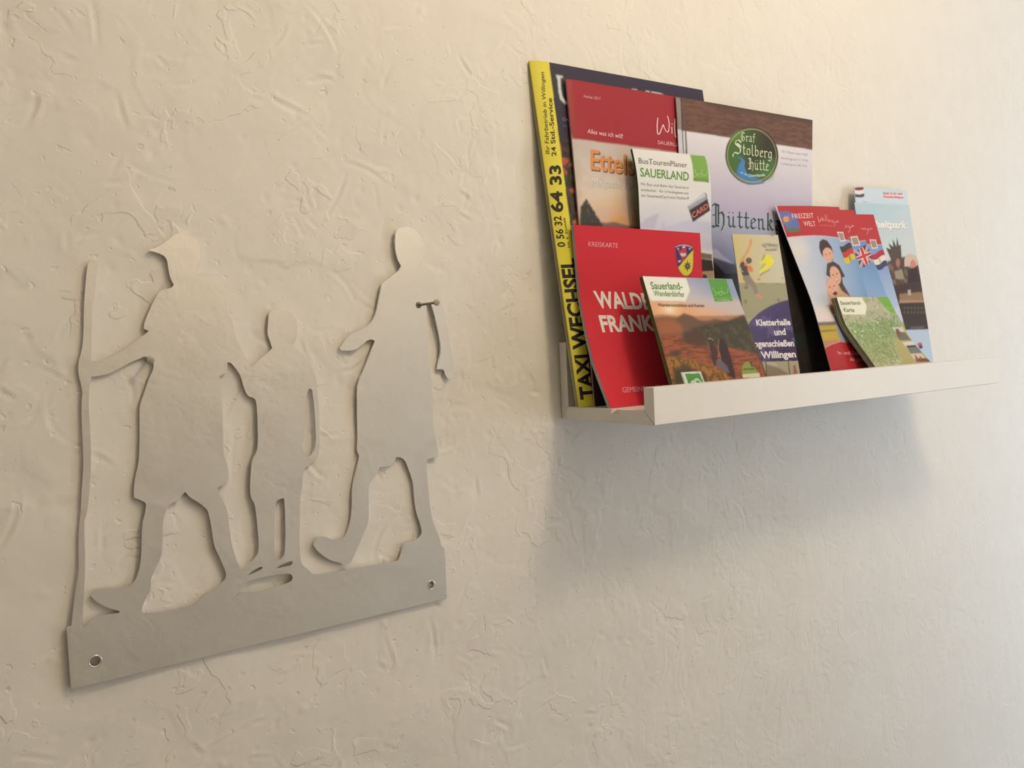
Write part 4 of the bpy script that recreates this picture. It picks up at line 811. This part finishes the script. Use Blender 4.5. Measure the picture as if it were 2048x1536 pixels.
# ------------------------------------------------------------------ cut-out metal plate of three walkers
PLATE_Y0, PLATE_Y1 = -0.0043, -0.0024        # front and back of the plate; it rests on the peaks of the plaster and small stand-offs
def soften(poly):
    """round gentle bends, keep sharp corners"""
    p = [Vector(q) for q in poly]
    for _ in range(2):
        out = []
        n = len(p)
        for i in range(n):
            a, b, c = p[i - 1], p[i], p[(i + 1) % n]
            d0, d1 = (b - a), (c - b)
            if d0.length < 1e-6 or d1.length < 1e-6:
                continue
            ang = d0.angle(d1)
            if 0.06 < ang < 1.0 and d0.length > 0.5 and d1.length > 0.5:
                out += [b - d0 * 0.25, b + d1 * 0.25]
            else:
                out.append(b)
        p = out
    return [(q.x / 1000, q.y / 1000) for q in p]
SCREWS = [(-0.3890, -0.1233), (-0.1432, -0.1231)]
def circ(c, r, n=28):
    return [(c[0] + r * math.cos(2 * math.pi * i / n), c[1] + r * math.sin(2 * math.pi * i / n)) for i in range(n)]
outer = soften(PLATE_OUTER)
holes = [soften(h) for h in PLATE_HOLES]
screw_loops = [circ(s, 0.0030) for s in SCREWS]
def plate_mesh():
    loops = [outer] + holes + screw_loops
    tess = tessellate_polygon([[Vector((x, z, 0)) for x, z in lp] for lp in loops])
    flat = [q for lp in loops for q in lp]
    n = len(flat)
    verts = [(x, PLATE_Y0, z) for x, z in flat] + [(x, PLATE_Y1, z) for x, z in flat]
    faces = []
    for t in tess:
        (x0, z0), (x1, z1), (x2, z2) = (flat[i] for i in t)
        ccw = (x1 - x0) * (z2 - z0) - (x2 - x0) * (z1 - z0) > 0
        a, b, c = t if ccw else t[::-1]
        faces += [(a, b, c), (c + n, b + n, a + n)]
    k = 0
    for lp in loops:
        m = len(lp)
        area = sum(lp[i][0] * lp[(i + 1) % m][1] - lp[(i + 1) % m][0] * lp[i][1] for i in range(m))
        is_outer = lp is outer
        for i in range(m):
            a, b = k + i, k + (i + 1) % m
            f = (a, a + n, b + n, b)
            faces.append(f if (area > 0) == is_outer else f[::-1])
        k += m
    return verts, faces
plate = thing('metal_silhouette_plate', (-0.27, -0.0025, -0.134), 'polished steel cut-out of three hikers hung on the plaster beside the shelf', 'wall art')
_v, _f = plate_mesh()
_v = [(x + 0.27, y + 0.0025, z + 0.134) for x, y, z in _v]
mesh_obj('figure_sheet', _v, _f, M_STEEL, plate)
def ring_part(name, c, prof, mat, parent, off, n=28):
    """lathe around the y axis: prof = [(radius, y)]"""
    v = []; f = []
    for (r, y) in prof:
        for i in range(n):
            a = 2 * math.pi * i / n
            v.append((c[0] + r * math.cos(a) - off[0], y - off[1], c[1] + r * math.sin(a) - off[2]))
    for j in range(len(prof) - 1):
        for i in range(n):
            f.append((j * n + i, j * n + (i + 1) % n, (j + 1) * n + (i + 1) % n, (j + 1) * n + i))
    f.append(tuple(range(n))); f.append(tuple(reversed(range((len(prof) - 1) * n, len(prof) * n))))
    bm = bmesh.new()
    vs_ = [bm.verts.new(q) for q in v]
    for q in f:
        bm.faces.new([vs_[i] for i in q])
    bmesh.ops.recalc_face_normals(bm, faces=bm.faces)
    return bm_obj(name, bm, mat, parent, False)
def washer(name, c, r0, r1, y, mat, parent, off, n=28):
    """countersink chamfer ring around a screw hole"""
    v = []; f = []
    prof = [(r1, y - 0.0003), (r1 * 0.9, y - 0.0006), (r0, y + 0.0008), (r0, y + 0.0022), (r1, y + 0.0002)]
    for (r, yy) in prof:
        for i in range(n):
            a = 2 * math.pi * i / n
            v.append((c[0] + r * math.cos(a) - off[0], yy - off[1], c[1] + r * math.sin(a) - off[2]))
    m = len(prof)
    for j in range(m):
        for i in range(n):
            f.append((j * n + i, j * n + (i + 1) % n, ((j + 1) % m) * n + (i + 1) % n, ((j + 1) % m) * n + i))
    bm = bmesh.new(); vs_ = [bm.verts.new(q) for q in v]
    for q in f:
        bm.faces.new([vs_[i] for i in q])
    bmesh.ops.recalc_face_normals(bm, faces=bm.faces)
    return bm_obj(name, bm, mat, parent, True)
_off = (-0.27, -0.0025, -0.134)
for s, r1 in zip(SCREWS, (0.0041, 0.0038)):
    washer('screw_hole_rim', s, 0.0027, r1, PLATE_Y0, M_STEEL, plate, _off)
for s in ((-0.300, -0.118), (-0.312, 0.06), (-0.168, 0.05)):
    ring_part('stand_off', s, [(0.004, -0.0025), (0.004, 0.002)], M_NAIL, plate, _off)

def nail(c, head_y, hr, label):
    o = thing('nail', (c[0], 0.0, c[1]), label, 'nail', 'nails the metal figures hang on')
    off = (c[0], 0.0, c[1])
    ring_part('nail_shank', c, [(0.0011, 0.006), (0.0011, head_y)], M_NAIL, o, off, 16)
    ring_part('nail_head', c, [(hr * 0.5, head_y + 0.0010), (hr, head_y + 0.0005), (hr, head_y), (hr * 0.93, head_y - 0.0004), (hr * 0.5, head_y - 0.0006)], M_NAIL, o, off, 24)
nail((-0.3462, 0.0686), -0.0140, 0.0027, 'grey steel nail in the armpit of the hiker with the cap')
nail((-0.1339, 0.1043), -0.0195, 0.0026, 'grey steel nail sticking out under the shoulder of the right-hand hiker')

# ------------------------------------------------------------------ lettering
_font_cap = None
def text_tris(body, style):
    """flat triangles of a line of lettering, baseline 0, cap height 1"""
    cu = bpy.data.curves.new('line', 'FONT')
    cu.body = body
    cu.resolution_u = 3
    cu.offset = {'r': 0.0, 'b': 0.018, 'B': 0.034, 'i': 0.008}[style]
    if style == 'i':
        cu.shear = 0.25
    o = bpy.data.objects.new('line', cu)
    col.objects.link(o)
    dg = bpy.context.evaluated_depsgraph_get()
    me = o.evaluated_get(dg).to_mesh()
    me.calc_loop_triangles()
    v = np.array([q.co[:2] for q in me.vertices]); t = [tuple(q.vertices) for q in me.loop_triangles]
    o.evaluated_get(dg).to_mesh_clear()
    bpy.data.objects.remove(o); bpy.data.curves.remove(cu)
    return v, t
def cap_height():
    global _font_cap
    if _font_cap is None:
        v, t = text_tris('H', 'r')
        _font_cap = v[:, 1].max()
    return _font_cap

# broad-nib gothic letters: polylines in a box with x height .62 and ascender 1
GOTHIC = {
 't': (.42, [[(.18,.92),(.18,.12),(.28,0),(.4,.1)],[(.04,.62),(.36,.62)]]),
 'ü': (.60, [[(0,.54),(.08,.62),(.12,.5),(.12,.12),(.22,0),(.36,.12)],[(.38,.62),(.38,.1),(.46,0),(.55,.08)],[(.1,.80),(.15,.86)],[(.34,.80),(.39,.86)]]),
 'e': (.48, [[(.1,.5),(.1,.12),(.22,0),(.4,.1)],[(.1,.5),(.26,.62),(.38,.48),(.12,.3)]]),
 'n': (.60, [[(.02,.54),(.1,.62),(.12,.5),(.12,.05),(.2,0)],[(.12,.48),(.3,.62),(.38,.5),(.38,.08),(.46,0),(.54,.06)]]),
 'k': (.58, [[(.06,.94),(.12,1),(.12,.05),(.2,0)],[(.12,.40),(.3,.62),(.4,.5),(.2,.36)],[(.2,.36),(.36,.08),(.46,0),(.54,.06)]]),
 'a': (.58, [[(.06,.52),(.22,.62),(.36,.52),(.36,.08),(.44,0),(.52,.06)],[(.36,.36),(.1,.26),(.1,.08),(.2,0),(.36,.12)]]),
 'r': (.44, [[(.02,.54),(.1,.62),(.12,.5),(.12,.05),(.2,0)],[(.12,.46),(.28,.62),(.38,.54)]]),
 'o': (.54, [[(.1,.48),(.1,.12),(.24,0),(.4,.12),(.4,.5),(.26,.62),(.1,.48)]]),
 'l': (.34, [[(.06,.94),(.12,1),(.12,.1),(.2,0),(.3,.08)]]),
 'b': (.54, [[(.06,.94),(.12,1),(.12,.1),(.24,0),(.4,.12),(.4,.5),(.28,.6),(.12,.44)]]),
 'g': (.56, [[(.38,.55),(.24,.62),(.1,.5),(.1,.14),(.22,.02),(.38,.14)],[(.38,.6),(.4,-.1),(.26,-.26),(.08,-.2)]]),
 'f': (.40, [[(.36,.9),(.26,1),(.15,.88),(.15,.05),(.1,-.1)],[(.02,.62),(.34,.62)]]),
 'G': (.80, [[(.62,.86),(.42,1),(.2,.86),(.12,.5),(.22,.12),(.42,0),(.62,.14),(.62,.42),(.4,.5)],[(.34,.9),(.34,.15)]]),
 'S': (.74, [[(.66,.82),(.48,1),(.24,.9),(.2,.72),(.58,.44),(.62,.2),(.42,.02),(.18,.12),(.0,-.05),(.02,-.2)],[(.34,.74),(.66,.54)]]),
 'H': (.78, [[(.0,.9),(.12,1.0),(.36,.93)],[(.2,.96),(.2,.06)],[(.34,.92),(.34,.12)],[(.0,.04),(.12,-.02),(.2,.06),(.36,.02)],[(.04,.5),(.2,.54)],[(.34,.56),(.52,.66),(.63,.5),(.63,.1),(.5,-.14)]]),
}
def gothic_tris(body):
    V = []; T = []; x = 0.0
    nib = np.array((0.085, 0.075))
    for ch in body:
        w, strokes = GOTHIC[ch]
        for st in strokes:
            for a, b in zip(st[:-1], st[1:]):
                a = np.array(a) + (x, 0); b = np.array(b) + (x, 0)
                d = (b - a) / (np.linalg.norm(b - a) + 1e-9) * 0.012
                k = len(V)
                V += [a - nib / 2 - d, b - nib / 2 + d, b + nib / 2 + d, a + nib / 2 - d]
                T += [(k, k + 1, k + 2), (k, k + 2, k + 3)]
                hn = np.array((-0.02, 0.02))
                k = len(V)
                V += [a - hn, b - hn, b + hn, a + hn]
                T += [(k, k + 1, k + 2), (k, k + 2, k + 3)]
        x += w
    return np.array(V), T, x

# ------------------------------------------------------------------ brochures
def resample(Q, n=33):
    Q = np.array(Q, float) / 1000.0
    s = np.linspace(0, 1, n)
    if len(Q) == 2:
        return Q[0] * (1 - s[:, None]) + Q[1] * s[:, None]
    d = np.r_[0, np.cumsum(np.linalg.norm(np.diff(Q, axis=0), axis=1))]; d /= d[-1]
    out = np.stack([np.interp(s, d, Q[:, i]) for i in range(3)], 1)
    for _ in range(6):
        o = out.copy(); o[1:-1] = (out[:-2] + 2 * out[1:-1] + out[2:]) / 4; out = o
    return out

class Sheet:
    """a leaning sheet: ruled between a left and a right edge"""
    def __init__(self, key):
        L, R, th, roll, ub = SURF[key]
        self.L, self.R, self.th, self.roll, self.ub = resample(L), resample(R), th / 1000.0, roll, ub
        n = np.cross(self.R[0] - self.L[0], self.L[-1] - self.L[0]); n /= np.linalg.norm(n)
        self.n = n if n[1] < 0 else -n
        self.w = (np.linalg.norm(self.R[0] - self.L[0]) + np.linalg.norm(self.R[-1] - self.L[-1])) / 2
        self.h = np.linalg.norm(np.diff(self.L, axis=0), axis=1).sum()
    def P(self, u, v, off=0.0, back=False):
        u = np.asarray(u, float); v = np.asarray(v, float)
        f = np.clip(v, 0, 1) * 32; i = np.clip(np.floor(f).astype(int), 0, 31); a = (f - i)[..., None]
        l = self.L[i] * (1 - a) + self.L[i + 1] * a; r = self.R[i] * (1 - a) + self.R[i + 1] * a
        q = l + (r - l) * u[..., None]
        o = np.zeros_like(u) + off
        if self.roll and not back:
            o = o - self.roll[1] * np.clip(1 - u / self.roll[0], 0, 1) ** 2
        if self.ub:
            o = o + self.ub * np.sin(math.pi * np.clip(u, 0, 1))
        return q + self.n * o[..., None]

def poly_mask(U, V, poly, aspect):
    inside = np.zeros(U.shape, bool)
    n = len(poly)
    for i in range(n):
        x0, y0 = poly[i]; x1, y1 = poly[(i + 1) % n]
        if y0 == y1:
            continue
        c = ((y0 > V) != (y1 > V)) & (U < (x1 - x0) * (V - y0) / (y1 - y0) + x0)
        inside ^= c
    return inside
def blur(m, r):
    for _ in range(2):
        if r < 1:
            return m
        for ax in (0, 1):
            k = r * 2 + 1
            p = np.pad(m, [(r + 1, r) if a == ax else (0, 0) for a in (0, 1)], mode='edge')
            c = np.cumsum(p, axis=ax)
            m = (np.take(c, range(k, c.shape[ax]), axis=ax) - np.take(c, range(0, c.shape[ax] - k), axis=ax)) / k
    return m

def paint(sheet, ops, step, seed):
    nu = int(sheet.w / step) + 2; nv = int(sheet.h / step) + 2
    ss = 2
    hu, hv = nu * ss, nv * ss
    U, V = np.meshgrid((np.arange(hu) + 0.5) / hu * (1 + 1 / (nu - 1)) - 0.5 / (nu - 1), (np.arange(hv) + 0.5) / hv * (1 + 1 / (nv - 1)) - 0.5 / (nv - 1))
    img = np.zeros((hv, hu, 3))
    pix = step / ss * 1000.0
    k = seed
    for o in ops:
        k += 1
        if o[0] == 'f':
            img[:] = ink(o[1])
        elif o[0] == 'p':
            m = blur(poly_mask(U, V, o[1], 1).astype(float), int(round(o[3] / pix / 2)))[..., None]
            img = img * (1 - m) + ink(o[2]) * m
        elif o[0] == 'gp':
            m = blur(poly_mask(U, V, o[1], 1).astype(float), int(round(o[6] / pix / 2)))[..., None]
            (x0, y0), (x1, y1) = o[2], o[4]
            dx, dy = (x1 - x0) * sheet.w, (y1 - y0) * sheet.h
            t = np.clip(((U - x0) * sheet.w * dx + (V - y0) * sheet.h * dy) / (dx * dx + dy * dy), 0, 1)[..., None]
            img = img * (1 - m) + (ink(o[3]) * (1 - t) + ink(o[5]) * t) * m
        elif o[0] == 'n':
            m = blur(poly_mask(U, V, o[1], 1).astype(float), int(round(o[6] / pix / 2)))
            s = abs(o[2]) / 1000.0
            cells = (sheet.h / s, sheet.w / s) if o[2] > 0 else (sheet.h / s * 2.5, sheet.w / s * 0.45)
            n = 0.62 * vnoise(U.shape, cells, k * 13) + 0.38 * vnoise(U.shape, (cells[0] * 2.3, cells[1] * 2.3), k * 13 + 1)
            m = (m * o[4] * np.clip((n - o[5]) / 0.12 + 0.5, 0, 1))[..., None]
            img = img * (1 - m) + ink(o[3]) * m
        elif o[0] == 'l':
            w = o[2] / 1000.0 / 2
            d = np.full(U.shape, 9.0)
            for (a, b), (c, e) in zip(o[1][:-1], o[1][1:]):
                px, py = (U - a) * sheet.w, (V - b) * sheet.h
                qx, qy = (c - a) * sheet.w, (e - b) * sheet.h
                t = np.clip((px * qx + py * qy) / (qx * qx + qy * qy + 1e-12), 0, 1)
                d = np.minimum(d, np.hypot(px - t * qx, py - t * qy))
            m = np.clip((w - d) / (step / ss) + 0.5, 0, 1)[..., None]
            img = img * (1 - m) + ink(o[3]) * m
    img = img.reshape(nv, ss, nu, ss, 3).mean((1, 3))
    return img, nu, nv

def colour_layer(me, rgb):
    at = me.color_attributes.new('print', 'FLOAT_COLOR', 'POINT')
    rgba = np.ones((len(me.vertices), 4), np.float32)
    rgba[:, :3] = rgb
    at.data.foreach_set('color', rgba.ravel())

def split_long(V, T, C, scale, maxlen):
    """cut lettering triangles so that they follow the bent sheet"""
    V = [np.array(v) for v in V]; out = []
    stack = list(zip(T, C))
    cache = {}
    def mid(a, b):
        k = (min(a, b), max(a, b))
        if k not in cache:
            V.append((V[a] + V[b]) / 2); cache[k] = len(V) - 1
        return cache[k]
    while stack:
        t, c = stack.pop()
        e = [np.linalg.norm((V[t[i]] - V[t[(i + 1) % 3]]) * scale) for i in range(3)]
        i = int(np.argmax(e))
        if e[i] > maxlen:
            m = mid(t[i], t[(i + 1) % 3]); k = t[(i + 2) % 3]
            stack += [((t[i], m, k), c), ((m, t[(i + 1) % 3], k), c)]
        else:
            out.append((t, c))
    return V, out

def lettering(sheet, ops, mat, root, loc):
    V = []; T = []; C = []; LV = []
    lift = 0
    for o in ops:
        if o[0] == 't':
            v, t = text_tris(o[1], o[2])
            x0, x1 = v[:, 0].min(), v[:, 0].max()
            sx = (v[:, 0] - x0) / (x1 - x0); sy = v[:, 1] / cap_height()
            O, E, Tp, c = o[3], o[4], o[5], o[6]
        elif o[0] == 'k':
            v, t, w = gothic_tris(o[1])
            sx = v[:, 0] / w; sy = v[:, 1]
            O, E, Tp, c = o[2], o[3], o[4], o[5]
        elif o[0] == 's':
            pts = [np.array((a * sheet.w, b * sheet.h)) for a, b in o[1]]
            # smooth pen line with a thick middle
            dense = []
            n = len(pts)
            for i in range(n - 1):
                p0, p1, p2, p3 = pts[max(i - 1, 0)], pts[i], pts[i + 1], pts[min(i + 2, n - 1)]
                for j in range(5):
                    s = j / 5
                    dense.append(0.5 * ((2 * p1) + (p2 - p0) * s + (2 * p0 - 5 * p1 + 4 * p2 - p3) * s * s + (3 * p1 - p0 - 3 * p2 + p3) * s ** 3))
            dense.append(pts[-1])
            v2 = []; t = []
            for i, q in enumerate(dense):
                a, b = dense[max(i - 1, 0)], dense[min(i + 1, len(dense) - 1)]
                d = (b - a) / (np.linalg.norm(b - a) + 1e-9); nrm = np.array((-d[1], d[0]))
                wd = o[2] / 2000.0 * (0.55 + 0.45 * abs(d[1]))
                v2 += [q + nrm * wd, q - nrm * wd]
                if i:
                    k = 2 * i
                    t += [(k - 2, k - 1, k + 1), (k - 2, k + 1, k)]
            uv = np.array(v2) / (sheet.w, sheet.h)
            base = len(V)
            V += [q for q in uv]; LV += [lift] * len(uv)
            T += [tuple(i + base for i in q) for q in t]; C += [o[3]] * len(t)
            lift += 1
            continue
        else:
            continue
        O, E, Tp = np.array(O), np.array(E), np.array(Tp)
        uv = O + np.outer(sx, E - O) + np.outer(sy, Tp - O)
        base = len(V)
        V += [q for q in uv]; LV += [lift] * len(uv)
        T += [tuple(i + base for i in q) for q in t]; C += [c] * len(t)
        lift += 1
    if not T:
        return
    # keep lettering on the sheet
    V = [np.append(np.array((min(max(q[0], 0.001), 0.999), min(max(q[1], 0.001), 0.999))), l) for q, l in zip(V, LV)]
    V, tc = split_long(V, T, C, np.array((sheet.w, sheet.h, 0.0)), 0.005)
    V = np.array(V)
    verts = []; faces = []; rgb = []
    P = sheet.P(V[:, 0], V[:, 1], 0.00012 + 0.00003 * (V[:, 2] % 3))
    P = P - np.array(loc)
    cols = {}
    for t, c in tc:
        a, b, d = (V[i] for i in t)
        ar = (b[0] - a[0]) * (d[1] - a[1]) - (d[0] - a[0]) * (b[1] - a[1])
        if abs(ar) < 1e-10:
            continue
        t = t if ar > 0 else t[::-1]
        k = len(verts)
        verts += [P[i] for i in t]
        faces.append((k, k + 1, k + 2))
        if c not in cols:
            cols[c] = ink(c)
        rgb += [cols[c]] * 3
    o = mesh_obj('lettering', verts, faces, mat, root)
    colour_layer(o.data, np.array(rgb))
    return o

def pages_mesh(sheet, leaves, rgb, root, loc, name, spread=0.0):
    """the leaves behind the front cover: thin slabs with small gaps, their edges showing"""
    nu, nv = (41 if sheet.roll else 15 if sheet.ub else 7), 33
    u = np.linspace(0, 1, nu); v = np.linspace(0, 1, nv)
    verts = []; faces = []; cl = []
    th = sheet.th
    rng = random.Random(len(name) + leaves)
    per = [(i, 0) for i in range(nu)] + [(nu - 1, j) for j in range(1, nv)] + [(i, nv - 1) for i in range(nu - 2, -1, -1)] + [(0, j) for j in range(nv - 2, 0, -1)]
    for k in range(leaves):
        a = 0.00025 + th * k / leaves; b = th * (k + 0.72) / leaves + 0.00025
        s = spread * k
        ins = 0.0 if k == 0 else rng.uniform(0.0, 0.004)
        base = len(verts)
        for d in (a, b):
            UU, VV = np.meshgrid(np.clip(u, ins, 1 - ins), np.clip(v, 0.0, 1 - ins))
            roll_keep = sheet.P(UU.ravel(), VV.ravel(), -d)
            roll_keep[:, 0] -= s
            roll_keep[:, 2] = np.maximum(roll_keep[:, 2], 0.01145)      # stands on the shelf board
            verts += list(roll_keep - np.array(loc))
            tone = rgb * rng.uniform(0.86, 1.06)
            cl += [np.clip(tone, 0, 0.9)] * (nu * nv)
        n1 = nu * nv
        for j in range(nv - 1):
            for i in range(nu - 1):
                q = base + j * nu + i
                faces.append((q, q + 1, q + nu + 1, q + nu))
                q += n1
                faces.append((q, q + nu, q + nu + 1, q + 1))
        for (i0, j0), (i1, j1) in zip(per, per[1:] + per[:1]):
            p, q = base + j0 * nu + i0, base + j1 * nu + i1
            faces.append((p, p + n1, q + n1, q))
    o = mesh_obj(name, verts, faces, M_PAGES, root)
    colour_layer(o.data, np.array(cl))
    return o

WHITES = {'huette': (232, 219, 203), 'klet': (232, 219, 201), 'heit': (224, 215, 206), 'heitback': (224, 215, 206), 'fz_de': (226, 217, 205), 'fz_uk': (226, 217, 205), 'fz_nl': (226, 217, 205), 'karte': (228, 219, 204)}   # white paper reference measured beside each sheet
def brochure(key, name, label, cat, leaves, edge_rgb, mat=None, group=None, step=0.0007, pages='inner_pages', spread=0.0):
    global PAPER_WHITE
    PAPER_WHITE = lin(WHITES.get(key, (236, 220, 198)))
    mat = mat or M_PRINT
    s = Sheet(key)
    loc = tuple(float(c) for c in s.P(0.5, 0.0, -s.th / 2))
    root = thing(name, loc, label, cat, group)
    img, nu, nv = paint(s, ART[key], step, sum(map(ord, key)))
    UU, VV = np.meshgrid(np.linspace(0, 1, nu), np.linspace(0, 1, nv))
    co = s.P(UU.ravel(), VV.ravel(), 0.0) - np.array(loc)
    me = grid_mesh('front_cover', co, nv, nu)
    me.materials.append(mat)
    colour_layer(me, img.reshape(-1, 3))
    o = bpy.data.objects.new('front_cover', me)
    col.objects.link(o); o.parent = root
    pages_mesh(s, leaves, ink(edge_rgb), root, loc, pages, spread)
    groups = []
    for o in ART[key]:
        if o[0] == 't' and groups and groups[-1][-1][0] == 't' and groups[-1][-1][1] == o[1]:
            groups[-1].append(o)            # a line and its printed drop shadow
        elif o[0] == 's' and groups and groups[-1][-1][0] == 's':
            groups[-1].append(o)            # pen strokes of one handwritten logo
        elif o[0] in 'tks' and o[0] != 'f':
            groups.append([o])
    for g in groups:
        lettering(s, g, mat, root, loc)
    return root, s, loc

GRP = 'brochures and magazines standing on the picture ledge'
brochure('upland', 'magazine', 'dark navy magazine with a yellow taxi advert strip down its left edge', 'magazine', 5, (196, 176, 120), group=GRP, step=0.0009)
brochure('willingen', 'magazine', 'magazine with a red top band and an evening sky with a fir tree below', 'magazine', 4, (206, 150, 140), group=GRP, step=0.0009)
brochure('huette', 'menu_folder', 'lavender menu folder with a brown timber band and a round green hut emblem', 'menu', 3, (112, 96, 90), group=GRP, step=0.0008)
brochure('bus', 'brochure', 'white narrow bus tour planner with a green square and a small tilted card', 'brochure', 6, (70, 92, 62), M_PRINT_MATT, group=GRP)
kr, kr_s, kr_loc = brochure('kreis', 'folded_map', 'bright red folded district map with a coat of arms, leftmost in front', 'map', 5, (196, 186, 172), M_PRINT_MATT, group=GRP)
brochure('wander', 'booklet', 'small thick hiking booklet with a green spine and an orange sunset hillside', 'booklet', 1, (92, 92, 52), group=GRP)
brochure('klet', 'leaflet', 'narrow leaflet with a climber on a sandy wall above a purple field', 'leaflet', 1, (190, 176, 150), M_PRINT_MATT, group=GRP)
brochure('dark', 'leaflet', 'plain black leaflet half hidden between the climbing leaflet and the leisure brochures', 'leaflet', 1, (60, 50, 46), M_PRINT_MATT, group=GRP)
brochure('heitback', 'leaflet', 'pale blue leaflet with a small flag and red lines, rearmost at the right end', 'leaflet', 1, (196, 200, 204), M_PRINT_MATT, group=GRP)
brochure('heit', 'leaflet', 'light blue amusement park leaflet with riders whose hair flies up', 'leaflet', 1, (190, 196, 204), M_PRINT_MATT, group=GRP)
brochure('fz_nl', 'leisure_brochure', 'red topped leisure brochure with the red, white and blue striped flag', 'brochure', 1, (200, 190, 190), group=GRP)
brochure('fz_uk', 'leisure_brochure', 'red topped leisure brochure with the crossed British flag, middle of the fan', 'brochure', 1, (200, 190, 190), group=GRP)
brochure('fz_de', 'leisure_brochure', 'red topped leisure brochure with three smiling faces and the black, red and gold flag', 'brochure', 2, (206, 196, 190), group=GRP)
brochure('karte', 'folded_map', 'small green folded map with a cream title tab leaning on the front lip', 'map', 4, (120, 112, 90), M_PRINT_MATT, group=GRP, spread=0.0016)
# dog-eared corner of the red map hanging over the shelf end
_tri = [(-0.0008, -0.0715, 0.0116), (-0.0008, -0.0792, 0.0118), (-0.0052, -0.0745, 0.0079)]
_v = [tuple(np.array(q) - kr_loc) for q in _tri] + [tuple(np.array(q) - kr_loc + (0.0004, 0, 0)) for q in _tri]
_dog = mesh_obj('folded_corner', _v, [(0, 1, 2), (5, 4, 3), (0, 3, 4, 1), (1, 4, 5, 2), (2, 5, 3, 0)], M_PAGES, kr)
colour_layer(_dog.data, np.tile(ink((236, 220, 200)), (6, 1)))
